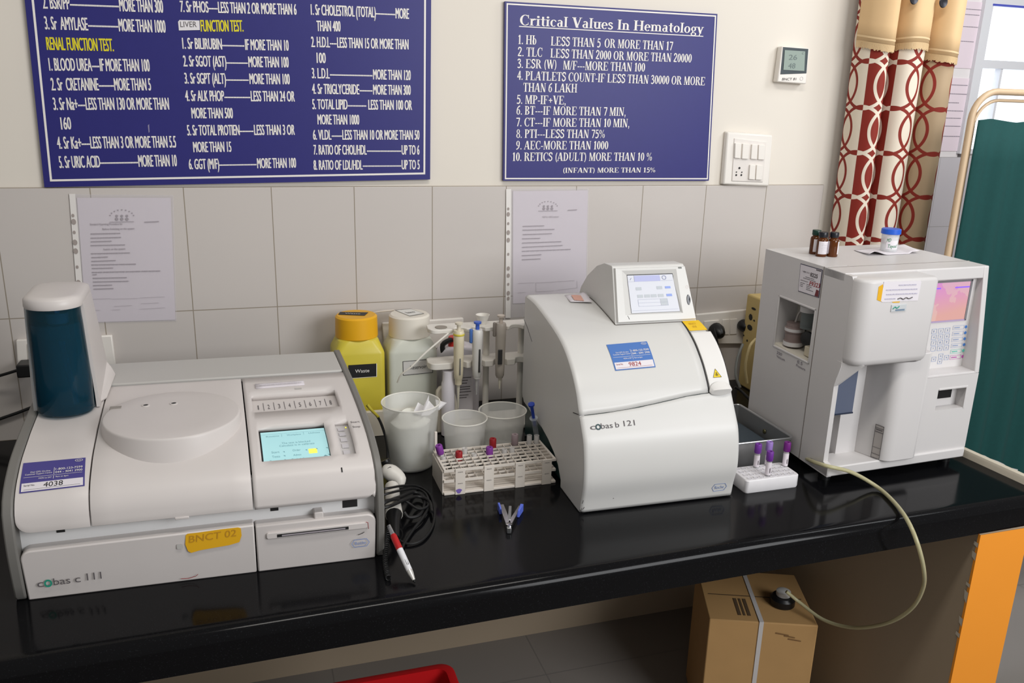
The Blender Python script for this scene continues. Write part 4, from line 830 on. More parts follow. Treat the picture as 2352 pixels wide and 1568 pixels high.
MB().lathe([(.0244, 0), (.0244, .010), (.022, .0105)], (.026, .205, .2645), 24).build('pump_band', HGREY, t)
MB().lathe([(.0244, 0), (.0244, .007), (.022, .0075)], (.026, .205, .3005), 24).build('pump_band', HGREY, t)
MB().lathe([(.0, .0), (.017, 0), (.017, .040), (.0, .040)], (.026, .160, .318), 24).build('glass_jar', mat('jar_glass', (150, 158, 158), .1, trans=.7, ior=1.2), t)
MB().lathe([(.0, .0), (.021, 0), (.021, .012), (.018, .016), (.0, .016)], (.026, .160, .358), 24).build('jar_cap', WHITE2, t)
MB().tube([(.026, .205, .32), (.03, .20, .345), (.04, .185, .356), (.05, .16, .352)], .0028, 8, 12).build('pump_hose', mat('hose_grey', (170, 165, 160), .4), t)
MB().lathe([(.0, 0), (.018, 0), (.018, .006), (.008, .009), (.0, .010)], (.028, .152, .2940), 24, (-1, -.3, 0)).build('black_knob', BLACK, t)
MB().box(.012, .05, .118, .142, .258, .282).build('valve_block', mat('valve_beige', (190, 180, 158), .5), t, bevel=.002)
# left front cheek, cavity, pillar, base tray
MB().prism([(.0855, .022), (-.017, .022), (-.017, .047), (.001, .052), (.001, .232), (-.006, .255), (-.013, .28), (-.013, .47), (-.008, .4775), (.0855, .4795)], 'x', -.0055, .007).build('left_cheek', HGREY, t, smooth=0)
m = MB(); m.box(-.0062, -.0045, .0857, .0872, .022, .48); m.box(-.004, .408, .0755, .0767, .4790, .4802); m.build('panel_seam', mat('seam_grey', (120, 112, 106), .6), t, smooth=0)
MB().box(-.0055, .405, .0145, .0855, .4605, .4797).build('top_front_cover', HGREY, t, bevel=.002)
tr = MB().prism([(-.0055, -.018), (.398, -.018), (.4035, -.013), (.4035, .05), (-.0055, .05)], 'z', .022, .0455).build('base_tray', HGREY, t, bevel=.003)
pl = [(.114, .046), (.128, .01)]+[(.164-.03*math.cos(a), -.002-.030*math.sin(a)) for a in np.linspace(.25, PI/2, 8)]+[(.222, -.032), (.232, -.029), (.2365, -.02), (.2365, .05), (.114, .05)]
MB().prism(pl, 'z', .045, .30).build('pillar', HGREY, t, bevel=.002, smooth=50)
MB().add([(.009, .0402, .146), (.092, .0402, .146), (.092, .0402, .29), (.009, .0402, .29)], [(0, 1, 2, 3)]).build('dark_window', mat('window_blue_grey', (96, 104, 124), .2), t, smooth=0)
MB().box(.008, .093, .0385, .0408, .1435, .1465).build('window_edge', mat('edge_navy', (40, 50, 70), .4), t)
f = quadmap((.1315, .0015, .129), (.1392, -.0185, .128), (.1392, -.0185, .048), (.1315, .0015, .048), (-.0022, -.0012, 0))
lb = MB().add([f(0, 0), f(1, 0), f(1, 1), f(0, 1)], [(0, 1, 2, 3)]).build('tube_decal', mat('decal_grey', (168, 162, 158), .5), t, smooth=0)
m = MB(); f2 = lift(f, (-.0006, -.0003, 0))
for v0, v1 in ((0, .015), (.12, .135), (.32, .33), (.78, .80), (.9, .915), (.985, 1)): m.add([f2(0, v0), f2(1, v0), f2(1, v1), f2(0, v1)], [(0, 1, 2, 3)])
for u0, u1 in ((0, .05), (.95, 1)): m.add([f2(u0, 0), f2(u1, 0), f2(u1, 1), f2(u0, 1)], [(0, 1, 2, 3)])
scribble(m, f2, .12, .85, .84, .035); m.build('decal_lines', INKG, lb, smooth=0)
MB().add([(-.0061, .001, .230), (.0068, .003, .230), (-.0061, -.0134, .290), (.030, -.0460, .290), (.032, -.004, .290), (-.0061, .002, .290), (.0068, .003, .29)], [(0, 2, 3), (0, 3, 1), (1, 3, 4, 6), (0, 5, 2), (2, 5, 6, 4, 3), (0, 1, 6, 5)]).build('head_skirt', HGREY, t, smooth=0)
# head over the sampling bay
def plan(g, z, fz=0): return [(.004+g*.3, .0135, z), (.004+g*.3, -.0128, z)]+[(.030-(.0355-g)*math.cos(a), -.0132-(.0333-g)*math.sin(a)+fz, z) for a in np.linspace(0.0, PI/2, 9)]+[(.19, -.0465+g+fz, z), (.197-g, -.044+g+fz, z), (.2-g, -.037+fz, z), (.2-g, .0135, z)]
MB().loft([plan(.018, .285), plan(.008, .287), plan(.002, .293), plan(.0, .302), plan(0, .468), plan(.001, .4725), plan(.006, .4755)]).build('sampling_head', HGREY, t, smooth=55)
fp = lambda x_, z, d=0: np.array([x_, -.0472-d, z])
nt = MB().poly([fp(.046, .472), fp(.145, .470), fp(.1475, .466), (.146, -.0472, .427), (.05, -.0472, .4285), (.0455, -.0472, .431)]).build('taped_note', PAPER, t, smooth=0, solid=.0006)
MB().poly([fp(.0445, .467, -.0004), fp(.034, .462, -.0004), fp(.0345, .434, -.0004), fp(.05, .4285, -.0004)]).build('yellow_tab', YMARK, t, smooth=0, solid=.0003)
MB().poly([fp(.075, .4278, -.0004), fp(.098, .4275, -.0004), fp(.096, .425, -.0004), fp(.08, .4255, -.0004)]).build('yellow_tab', YMARK, t, smooth=0, solid=.0003)
m = MB(); f = quadmap(fp(.048, .47, .0009), fp(.145, .468, .0009), fp(.144, .428, .0009), fp(.05, .43, .0009))
for v, u0, u1 in ((.82, .4, .9), (.58, .06, .95), (.34, .08, .97), (.1, .05, .36)): scribble(m, f, u0, u1, v, .055)
m.build('faint_handwriting', mat('faint_violet_ink', (186, 182, 200), .7), nt, smooth=0)
m = MB(); m.tube([f(.42, .1), f(.5, .15), f(.58, .08), f(.66, .16), f(.74, .1), f(.84, .17)], .0011, 4, 20); m.build('crossed_out', INKG, nt)
lp = MB().box(.0755, .1165, -.0485, -.046, .4058, .4212).build('maker_plate', mat('plate_silver', (196, 200, 202), .3), t, bevel=.0008)
m = MB(); m.tube([(.0795, -.0488, .4125), (.085, -.0488, .4165), (.09, -.0488, .4135), (.096, -.0488, .4175)], .0011, 5, 14); m.build('green_wave', TEAL, lp)
m = MB(); m.add([(.087, -.0488, .4075), (.112, -.0488, .4075), (.112, -.0488, .411), (.087, -.0488, .411)], [(0, 1, 2, 3)]); m.build('plate_print', mat('print_blue_grey', (110, 130, 150), .6), lp, smooth=0)
# right front: lower panel with card slot, recessed console, rim
r = MB()
r.box(.2365, .2875, -.013, .05, .0455, .2315); r.box(.3735, .4035, -.013, .05, .0455, .2315); r.box(.2875, .3735, -.013, .05, .0455, .149); r.box(.2875, .3735, -.013, .05, .199, .2315); r.box(.29, .3735, .012, .05, .149, .199)
r.build('lower_panel', HGREY, t, smooth=0)
m = MB()
for q in ((.2385, .2870, .199, .204), (.2875, .378, .199, .204), (.3735, .378, .146, .204), (.2875, .3735, .146, .149)): m.box(q[0], q[1], -.0145, -.012, q[2], q[3])
m = MB(); m.box(.2885, .3735, -.0142, -.012, .1985, .203); m.box(.3725, .377, -.0142, -.012, .147, .203); m.build('slot_rim', HGREY, t, bevel=.0008)
MB().box(.29, .353, .0085, .0125, .1685, .190).build('card_slot', BLACK, t)
MB().box(.2, .4035, .028, .05, .2315, .46).build('console_panel', mat('console_white', (214, 211, 210), .45), t)
MB().prism([(-.013, .2315), (-.010, .27), (.0140, .4785), (.05, .4785), (.05, .2315)], 'x', .3895, .4045).build('console_rim', HGREY, t, bevel=.002)
MB().prism([(.012, .452), (.0140, .4785), (.05, .4785), (.05, .452)], 'x', .19, .3900).build('console_top', HGREY, t, bevel=.002)
MB().prism([(-.013, .2315), (-.012, .2365), (.028, .2375), (.028, .2315)], 'x', .2365, .395).build('console_sill', HGREY, t, bevel=.001)
pinkm = mat('pink_screen', (70, 46, 54), .2, emit=(250, 196, 206), es=.75); nb = NB(pinkm); p, vec = nb.coord('Object'); bs = pinkm.node_tree.nodes['Principled BSDF']
gz = nb.m('MULTIPLY', nb.m('SUBTRACT', p[2], .36), 12); gx = nb.m('MULTIPLY', nb.m('SUBTRACT', p[0], .25), 8); fz = nb.m('MINIMUM', nb.m('MAXIMUM', nb.m('SUBTRACT', gz, nb.m('MULTIPLY', gx, .25)), 0), 1)
cc = nb.mix(fz, lin((246, 188, 176))+(1,), lin((240, 158, 232))+(1,)); cc = nb.mix(nb.m('MULTIPLY', nb.m('GREATER_THAN', nb.noise(vec, 16), .52), .45), cc, lin((250, 222, 206))+(1,)); nb.L.new(cc, bs.inputs['Emission Color'])
sc = MB().add([(.245, .0272, .3535), (.3705, .0272, .3535), (.3705, .0272, .4425), (.245, .0272, .4425)], [(0, 1, 2, 3)]).build('screen', pinkm, t, smooth=0)
m = MB(); m.box(.24, .376, .0262, .028, .3495, .3533); m.build('screen_edge', mat('edge_lilac', (176, 158, 190), .4), t)
m = MB(); m.box(.3708, .3765, .0262, .028, .35, .447); m.box(.24, .3765, .0262, .028, .4427, .447); m.build('screen_bezel', mat('console_grey', (126, 124, 128), .4), t)
m = MB()
for x0, x1 in ((.25, .283), (.326, .3695)): m.box(x0, x1, .0268, .0273, .4285, .4315)
m.build('menu_bars', mat('menu_violet', (130, 90, 220), .4, emit=(120, 90, 230), es=.5), sc, smooth=0)
kp = mat('key_outline', (150, 166, 200), .5)
def ring(m, x0, x1, z0, z1, w_=.0009, y_=.0272):
    o = [(x0, y_, z0), (x1, y_, z0), (x1, y_, z1), (x0, y_, z1)]; i = [(x0+w_, y_, z0+w_), (x1-w_, y_, z0+w_), (x1-w_, y_, z1-w_), (x0+w_, y_, z1-w_)]; m.add(o+i, [(k, (k+1) % 4, 4+(k+1) % 4, 4+k) for k in range(4)])
m = MB()
for r_ in range(4):
    for c_ in range(3): x0 = .2785+c_*.0198+r_*.002; z0 = .323-r_*.0142; ring(m, x0, x0+.015, z0, z0+.0118)
for x0, z0 in ((.2925, .255), (.3125, .261), (.3125, .2475), (.331, .256)): ring(m, x0, x0+.0135, z0, z0+.0115)
m.build('keypad_outlines', kp, t, smooth=0)
m = MB()
for k, s_ in enumerate(('1', '2', '3', '4', '5', '6', '7', '8', '9', '*', '0', '#')):
    r_, c_ = divmod(k, 3); x0 = .2785+c_*.0198+r_*.002+.0055; z0 = .323-r_*.0142+.0035; put(m, s_, seg((x0, .0271, z0), (x0+(.0018 if s_ == '1' else .0038), .0271, z0), .0048))
for cx, cz, a in ((.2993, .2607, 180), (.3193, .2667, 90), (.3193, .2533, 270), (.3378, .2617, 0)): m.add([(cx+.0024*math.cos(math.radians(a+d)), .0271, cz+.0024*math.sin(math.radians(a+d))) for d in (0, 120, 240)], [(0, 1, 2)])
m.build('keypad_symbols', mat('key_symbol', (130, 150, 190), .5), t, smooth=0)
for k, (nm, cl) in enumerate((('blue', (74, 130, 206)), ('blue', 0), ('blue', 0), ('blue', 0), ('green', (90, 196, 176)), ('magenta', (186, 80, 170)))):
    z0 = .3335-k*.0146; xo = .0007*k*2; cm = mat('button_'+nm, cl if cl else (0, 0, 0), .4)
    m = MB(); ring(m, .3415+xo, .3755+xo, z0-.0048, z0+.005, .0007)
    f = lambda u, v: np.array([.3435+xo+.024*u, .0271, z0+.006*(v-.5)]); scribble(m, f, .1, .8, .3, .4); m.build('key_legend', cm if k > 3 else kp, t, smooth=0)
    MB().lathe([(.0, 0), (.0036, 0), (.0036, .0008), (.0, .001)], (.3815+xo, .0278, z0), 16, (0, -1, 0)).build('round_button', cm, t)
# stickers and handwriting on the side
sd = lambda y_, z, d=0: np.array([-.0056-d, y_, z])
f = quadmap(sd(.172, .471), sd(.0905, .472), sd(.0905, .4085), sd(.1685, .4065), (-.0004, 0, 0))
sk = MB().add([f(0, 0), f(1, 0), f(1, 1), f(0, 1)], [(0, 1, 2, 3)]).build('service_sticker', mat('sticker_navy', (52, 50, 78), .5), t, smooth=0)
g = lift(f, (-.0004, 0, 0)); MB().add([g(.02, .025), g(.975, .025), g(.975, .975), g(.02, .975)], [(0, 1, 2, 3)]).build('white_panel', PAPER, sk, smooth=0)
g = lift(f, (-.0008, 0, 0)); m = MB()
scribble(m, g, .74, .96, .92, .045); put(m, '1 800 212', sub(g, .12, .46, .73, .05), bold=.01); put(m, '8225', sub(g, .5, .84, .66, .13), bold=.03)
for v, u0, u1 in ((.58, .3, .7), (.52, .2, .78), (.42, .08, .44), (.33, .08, .3), (.27, .08, .22), (.33, .38, .6), (.27, .38, .64), (.21, .38, .56), (.21, .08, .22), (.15, .38, .72)): scribble(m, g, u0, u1, v, .02)
m.build('sticker_print', INKG, sk, smooth=0)
m = MB(); put(m, 'F9323', sub(g, .5, .98, .33, .15, .02), slant=.15, bold=.015); m.build('red_handwriting', RINK, sk, smooth=0)
m = MB(); m.add([g(.8, .03), g(.97, .03), g(.97, .25), g(.85, .27)], [(0, 1, 2, 3)]); m.build('sticker_picture', mat('picture_maroon', (110, 40, 46), .6), sk, smooth=0)
m = MB()
for s_, y0, y1, z, h_ in (('250', .2225, .201, .2395, .0066), ('Vaccum', .2215, .187, .2305, .0062), ('0.5', .139, .119, .2415, .007), ('Pressure', .141, .106, .2325, .0062)): put(m, s_, seg(sd(y0, z, .0003), sd(y1, z, .0003), h_))
m.build('pen_handwriting', mat('pen_grey_violet', (112, 104, 116), .6), t, smooth=0)
for fx, fy in ((.02, .02), (.38, .02), (.02, .29), (.38, .29)): MB().lathe([(.014, 0), (.014, .0225)], (fx, fy, 0), 16).build('foot', BLACK, t)

# things on the right analyzer
ztop = .8+.4795*1.0052+.0003
def vial(px, py, label, capc, spin, off=(0, 0)):
    p = Tp(px, py, ztop)+np.array([off[0], off[1], 0]); t = thing('amber_vial', label, 'vial', tuple(p), 'amber glass vials on the right analyzer')
    MB().lathe([(.0, 0), (.0118, 0), (.0125, .0015), (.0125, .037), (.0115, .0405), (.0085, .043), (.0085, .047), (0, .047)], p, 24).build('glass_body', mat('amber_glass', (104, 54, 16), .08, trans=.35, ior=1.4), t)
    MB().lathe([(.0, .0455), (.0098, .0455), (.0102, .047), (.0102, .0565), (.0095, .0575), (.0, .0575)], p, 24).build('screw_cap', mat('cap_'+('green' if capc[1] > 40 else 'dark'), capc, .35), t)
    m = MB(); m.keep = True; a0 = spin; m.grid(lambda u, v: p+np.array([.01272*math.cos(a0+4.6*u), .01272*math.sin(a0+4.6*u), .0065+.030*v]), 24, 1)
    lb = m.build('paper_label', PAPER, t); m = MB()
    for k in range(7): scribble(m, lambda u, v, k=k: p+np.array([.01285*math.cos(a0+4.6*u), .01285*math.sin(a0+4.6*u), .009+.0036*k+.0007*v]), .12, .9, 0, 1)
    m.build('label_print', mat('label_print', (150, 146, 152), .7), lb, smooth=0)
vial(1869.8, 582.5, 'amber vial with a dark green cap, rearmost and leftmost of three', (18, 52, 42), PI+.6)
vial(1884.8, 588, 'amber vial with white label facing out, front one of the three vials', (24, 26, 34), PI+.3)
vial(1907, 588.5, 'amber vial with a bare brown stripe between label ends, rightmost of the three', (26, 24, 40), 5.0, (.004, 0))
pc = Tp(2040, 577, ztop)
t = thing('curled_paper', 'curled white paper sheet under the blue-capped cup on the right analyzer', 'paper sheet', tuple(pc))
pa, pb, pcn, pd_ = Tp(1961, 575, ztop), Tp(1996, 588, ztop), Tp(2111, 582, ztop), Tp(2075, 564, ztop)
m = MB(); m.keep = True
def fpp(u, v):
    q = (pa*(1-u)+pd_*u)*v+(pb*(1-u)+pcn*u)*(1-v); q = q.copy(); q[2] += .0012+.010*math.exp(-((u-.12)/.13)**2)*(1-v)**2+.006*u*u*(1-.5*v)*(u > .8); return q
m.grid(fpp, 20, 8).build('paper', PAPER, t, solid=.0003)
t = thing('sample_cup', 'small clear cup with a blue lid and green handwriting on the right analyzer', 'cup', tuple(pc+np.array([0, 0, .0018])))
MB().lathe([(.0, .0018), (.0185, .0018), (.019, .004), (.0205, .038), (.0205, .046)], pc, 32).build('cup_body', mat('cup_plastic', (226, 228, 228), .25, alpha=.62), t)
MB().lathe([(.0, .057), (.021, .057), (.0228, .0555), (.0232, .045), (.0222, .044), (.0, .046)], pc, 40).build('screw_lid', mat('lid_blue', (36, 92, 200), .35), t)
m = MB(); m.keep = True; cy_ = lambda u, v, d=0: pc+np.array([(.0201+d)*math.cos(3.62+1.5*u), (.0201+d)*math.sin(3.62+1.5*u), .008+.03*v]); lb = m.grid(cy_, 12, 2).build('white_label', PAPER, t)
m = MB(); put(m, 'MD', lambda a, b: cy_(.02+.3*a, .58+.05*a+.28*b, .0008), slant=.15); put(m, 'Tayod', lambda a, b: cy_(.12+.72*a, .12+.02*a+.28*b, .0008), slant=.2); m.build('green_handwriting', GINK, lb, smooth=0)

# ------------------------------------------------------------------ square reagent bottles by the wall
def bottle(label, px, capc, bodym, cap_px, lab_corners, lab_txt, dark, top_txt, d=.11):
    zt, zb, zs = Wp(px, cap_px[0], d)[2], Wp(px, cap_px[1], d)[2], Wp(px, cap_px[2], d)[2]; x0 = Wp(px, cap_px[0], d)[0]
    t = thing('reagent_bottle', label, 'bottle', (x0, -d, .802), 'square bottles by the wall')
    def sq(h, z, r, h2=None): return [(x0+a, -d+c*(h2 or h)/h, z) for a, c in rrect(-h, h, -h, h, r, 5)]
    MB().loft([sq(.056, .803, .012, .052), sq(.062, .81, .013, .057), sq(.062, zs+.012, .013, .057), sq(.0605, zs+.018, .014, .0555), sq(.050, zb-.004, .026, .048), sq(.042, zb+.004, .041, .042)]).build('bottle_body', bodym, t, smooth=28, bevel=.002)
    MB().lathe([(.0, zt-.003), (.047, zt-.003), (.0515, zt-.007), (.0528, zb), (.051, zb-.002), (0, zb-.002)], (x0, -d, 0), 48).build('screw_cap', capc, t)
    yf_ = -d-.0578; F = [np.array(U(*c, 1, yf_)) for c in lab_corners]
    lm = WINK if dark else mat('label_line', (40, 38, 40), .6)
    lb = MB().add(F, [(3, 2, 1, 0)]).build('front_label', mat('label_black', (26, 26, 28), .5) if dark else mat('label_pale', (206, 204, 200), .6), t, smooth=0)
    f = quadmap(F[0], F[1], F[2], F[3], (0, -.0006, 0)); m = MB()
    put(m, lab_txt, sub(f, .24, .74 if dark else .78, .38, .26), bold=.015)
    if not dark:
        for a in ((0, 1, 0, .035), (0, 1, .965, 1), (0, .015, 0, 1), (.985, 1, 0, 1)): m.add([f(a[0], a[2]), f(a[1], a[2]), f(a[1], a[3]), f(a[0], a[3])], [(0, 1, 2, 3)])
    else:
        for a in ((-.01, 1.01, -.03, 0), (.99, 1.012, 0, 1)): m.add([f(a[0], a[2]), f(a[1], a[2]), f(a[1], a[3]), f(a[0], a[3])], [(0, 1, 2, 3)])
    m.build('label_lettering', lm, lb, smooth=0)
    zc = zt-.0022; f = quadmap(*[(x0+a, -d+c, zc) for a, c in top_txt[1]]); m = MB(); m.keep = True
    lb = m.grid(f, 1, 1).build('cap_label', mat('label_black', (0, 0, 0)) if dark else mat('label_white', (222, 221, 216), .6), t); f = lift(f, (0, 0, .0006)); m = MB()
    put(m, top_txt[0], sub(f, .22, .78, .34, .24))
    if not dark:
        for a in ((0, 1, 0, .03), (0, 1, .97, 1), (0, .015, 0, 1), (.985, 1, 0, 1)): m.add([f(a[0], a[2]), f(a[1], a[2]), f(a[1], a[3]), f(a[0], a[3])], [(0, 1, 2, 3)])
    m.build('cap_lettering', lm, lb, smooth=0); return x0, zt, zb
ybody = mat('yellow_translucent', (204, 188, 62), .35, noise=.12, nscale=12); wbody = mat('milky_plastic', (204, 206, 194), .35, noise=.06, nscale=10)
bottle('square yellow bottle with an orange-yellow cap and black label by the wall', 818, mat('cap_yellow', (226, 168, 22), .45), ybody, (719, 769, 812), [(800, 838.5), (865, 834.5), (865, 864), (800, 868.5)], 'Waste', True, ('Waste', [(-.036, .030), (.032, .012), (.018, -.020), (-.044, .004)]))
bottle('square milky white bottle with a white cap, right of the yellow bottle', 940, mat('cap_white', (222, 216, 204), .4), wbody, (717, 767, 808), [(925, 829.5), (994, 823.5), (994, 855.5), (926, 862)], 'Reservoir', False, ('Reservoir', [(-.03, .038), (.012, .044), (.036, -.012), (-.004, -.03)]))
t = thing('bottle_tray', 'cream moulded tray holding the two square bottles by the wall', 'tray', (.9, -.11, .8))
b = MB(); x0, x1 = .70, .985
for q in ((x0, x1, -.195, -.182, .8, .866), (x0, x1, -.04, -.028, .8, .86), (x0, x0+.006, -.19, -.03, .8, .86), (x1-.012, x1, -.19, -.03, .8, .876), (x0, x1, -.19, -.03, .8, .8025)): b.box(*q)
b.build('tray_walls', CREAMW, t, bevel=.004); q0 = Wp(1000, 890, .2); q1 = Wp(1046, 890, .2)
MB().prism([(q0[0], .8), (q1[0]+.012, .8), (q1[0]+.006, .86), (q1[0]-.006, q0[2]+.0), (q1[0]-.014, q0[2]+.008), (q0[0]+.008, q0[2]+.004), (q0[0], q0[2]-.008)], 'y', -.214, -.1975).build('tray_clip', CREAMW, t, bevel=.004)
t = MB().tube([Wp(800, 745, .02), Wp(830, 726, .03), Wp(868, 716, .05), Wp(905, 712, .06)], .0022, 8, 16).build('thin_tubing', mat('tubing_clear', (214, 206, 196), .3)); tag(t, 'thin clear tubing curving from the wall to the white bottle cap', 'tubing')
t = MB().tube([Wp(1030, 765, .255), Wp(1005, 786, .26), Wp(975, 812, .262), Wp(945, 842, .26), Wp(922, 860, .25), Wp(913, 878, .24)], .0022, 8, 22).build('thin_tubing', mat('tubing_white', (228, 224, 214), .3)); tag(t, 'thin white tubing arching in front of the Reservoir label', 'tubing')

# ------------------------------------------------------------------ pipette stand, pipettes, can and bottle behind
t = thing('pipette_stand', 'white pipette stand with two scalloped shelves left of the curved analyzer', 'stand', (1.08, -.2, .8))
def shelf(pL, pR, dep, nm, th, holes_):
    a, b_ = Wp(*pL, .235), Wp(*pR, .235); z = a[2]; n = 60; front, back = [], []
    xs = np.linspace(a[0], b_[0]+.07, n+1); s_ = (b_[2]-a[2])/(b_[0]-a[0])
    zz = (a[2]+b_[2])/2
    fr_ = []
    for x_ in xs:
        y_ = -.238
        for hx in holes_:
            d = abs(x_-hx)
            if d < .016: y_ = max(y_, -.238+math.sqrt(.016**2-d*d)*1.1)
        if x_-xs[0] < .02: y_ = max(y_, -.238+.02-math.sqrt(max(0, .02**2-(.02-(x_-xs[0]))**2)))
        fr_.append((x_, y_))
    out = fr_+[(xs[-1], -.178), (xs[0]+.012, -.178), (xs[0]+.003, -.186)]
    return MB().prism(out, 'z', zz-th, zz).build(nm, mat('stand_white', (224, 220, 212), .4), t, bevel=.0015, smooth=40), zz
hp = [Wp(px, 760, .235)[0] for px in (1055, 1098, 1150)]
_, z1 = shelf((986, 760), (1203, 745), .06, 'upper_shelf', .010, hp+[Wp(1186, 750, .235)[0]])
_, z2 = shelf((986, 836), (1203, 822), .06, 'lower_shelf', .016, hp+[Wp(1196, 830, .235)[0]])
for px in (1117, 1196): xx = Wp(px, 800, .19)[0]; MB().lathe([(.008, .81), (.008, z1-.002)], (xx, -.19, 0), 16).build('post', mat('stand_white', (0, 0, 0)), t)
MB().box(.99, 1.25, -.235, -.12, .8, .812).build('base_plate', mat('stand_white', (0, 0, 0)), t, bevel=.004)
MB().lathe([(.011, 0), (.015, .001), (.015, .0016), (.011, .0016)], (Wp(1013, 757, .215)[0], -.215, z1), 20).build('rim_hole', mat('hole_shadow', (150, 142, 132), .6), t)
def pipette(label, px, y0, yb, yt, yn, bodyc, ring, knob, win, lever, tilt=0):
    d = .250; top = Wp(px, y0, d); bot = Wp(px+(yb-y0)*.075, yb, d); x0 = top[0]; Z = lambda y_: Wp(px, y_, d)[2]
    zt, zk, zb, zn, zl = Z(y0), Z(y0+18), Z(yb), Z(yn), Z(yt)
    t = thing('pipette', label, 'pipette', (x0, -d, zl), 'pipettes on the stand')
    bm_ = mat('pip_'+'_'.join(map(str, bodyc)), bodyc, .35)
    MB().loft([oval(.0085, .0085, x0, -d, zn, 20), oval(.0092, .0092, x0, -d, zb-.002, 20), oval(.0108, .0115, x0, -d, zb+.001, 20), oval(.0115, .0128, x0, -d, zb+.02, 20), oval(.0128, .0145, x0, -d-.001, zk-.03, 20), oval(.0132, .0155, x0, -d-.001, zk-.006, 20), oval(.0118, .0135, x0, -d, zk, 20)]).build('handle', bm_, t, smooth=50)
    MB().lathe([(.0, zk-.002), (.005, zk-.002), (.0048, zt-.006), (.0092, zt-.005), (.0096, zt-.0005), (.0, zt)], (x0, -d, 0), 20).build('plunger_button', mat('knob_'+'_'.join(map(str, knob)), knob, .4), t)
    if ring: MB().lathe([(.0134, 0), (.0139, .001), (.0139, .004), (.0134, .005)], (x0, -d-.001, zk-.012), 24, (0, 0, 1), 1, 1.16).build('colour_ring', mat('ring_'+'_'.join(map(str, ring)), ring, .4), t)
    if lever: MB().box(x0-.020, x0-.0125, -d-.004, -d+.004, zk-.034, zk+.002).build('ejector_lever', mat('lever_'+'_'.join(map(str, lever)), lever, .4), t, bevel=.0025)
    if win: MB().box(x0+win[0], x0+win[1], -d-.0162, -d-.012, zb+win[2], zb+win[3]).build('scale_window', mat('win_'+str(win[4]), (win[4],)*3, .3), t, bevel=.001)
    MB().lathe([(.0, zl), (.0018, zl), (.0034, zl+(zn-zl)*.7), (.0045, zn)], (x0, -d, 0), 16).build('tip_cone', mat('cone_pale', (214, 208, 190), .35) if bodyc[2] < 205 else mat('cone_clear', (206, 206, 204), .25, alpha=.55), t)
    return t
pipette('ivory pipette with yellow trim, leftmost on the stand', 1054, 740, 868, 936, 882, (222, 212, 184), (214, 198, 70), (214, 206, 188), (-.001, .002, .012, .055, 120), None)
pipette('white pipette with a blue button and blue ejector, middle of the stand', 1097, 738, 862, 905, 868, (224, 222, 218), None, (60, 96, 190), (.000, .0045, .012, .072, 60), (70, 110, 180))
pipette('grey pipette with a dark scale window, rightmost on the stand', 1151, 723, 862, 892, 866, (176, 168, 158), None, (196, 184, 172), (-.010, .001, .034, .072, 52), (130, 122, 114))
# blue disc under the second button
c_ = Wp(1110, 743, .215); t = thing('funnel_cup', 'small white funnel cup standing on the upper shelf of the pipette stand', 'cup', (c_[0], -.208, z1))
hz = Wp(1110, 722, .208)[2]; MB().lathe([(.0, z1), (.009, z1), (.0095, z1+.003), (.0175, hz), (.0165, hz), (.0085, z1+.004), (.0, z1+.0035)], (c_[0], -.208, 0), 28).build('cup_wall', mat('stand_white', (0, 0, 0)), t)
j = Wp(1050, 800, .075); t = thing('plastic_can', 'white plastic can with a red cap and black handle behind the pipettes', 'can', (j[0], -.085, .8))
zt = Wp(1050, 796, .085)[2]; MB().loft([[(j[0]+a, -.085+c, z) for a, c in rrect(-h, h, -.045, .045, .02, 5)] for h, z in ((.05, .8), (.052, .81), (.052, zt-.012), (.042, zt), (.02, zt+.006))]).build('can_body', mat('can_white', (220, 216, 222), .4), t, smooth=50)
rx = Wp(1043, 775, .085)[0]; MB().lathe([(.0, zt+.03), (.015, zt+.03), (.0165, zt+.026), (.0165, zt+.004), (.0, zt+.004)], (rx, -.088, 0), 24).build('red_cap', mat('cap_red', (196, 46, 36), .4), t)
MB().tube([(j[0]-.042, -.1, zt-.018), (j[0]-.045, -.1, zt+.012), (j[0]-.025, -.1, zt+.024), (rx-.012, -.1, zt+.02)], .007, 8, 12).build('black_handle', BLACK, t)
w0, w1 = Wp(1045, 862, .15), Wp(1084, 906, .15); t = thing('labelled_bottle', 'white bottle with a printed text label, under the lower pipette shelf', 'bottle', (w0[0]+.02, -.125, .813))
xc = (w0[0]+w1[0])/2; MB().loft([[(xc+a, -.145+c, z) for a, c in rrect(-.024, .024, -.022, .022, .01, 4)] for z in (.8125, .975)]).build('bottle_body', mat('can_white', (0, 0, 0)), t, bevel=.002)
m = MB(); f = quadmap((xc-.02, -.1676, w0[2]+.002), (xc+.02, -.1676, w0[2]+.002), (xc+.02, -.1676, w1[2]-.004), (xc-.02, -.1676, w1[2]-.004))
for v in (.92, .8, .68, .52, .42, .3, .16, .05): scribble(m, f, .05, random.uniform(.55, .95), v, .035)
m.build('label_print', INKG, t, smooth=0)
w0 = Wp(1025, 865, .19); t = MB().lathe([(.0, .8025), (.017, .8025), (.017, .94), (.0145, .946), (.0145, Wp(1025, 849, .22)[2]), (.0, Wp(1025, 849, .22)[2])], (w0[0]-.004, -.2285, 0), 24).build('white_vial', mat('can_white', (0, 0, 0)), None, loc=(w0[0]-.004, -.2285, .8)); tag(t, 'plain white cylinder bottle standing under the left end of the lower pipette shelf', 'bottle')

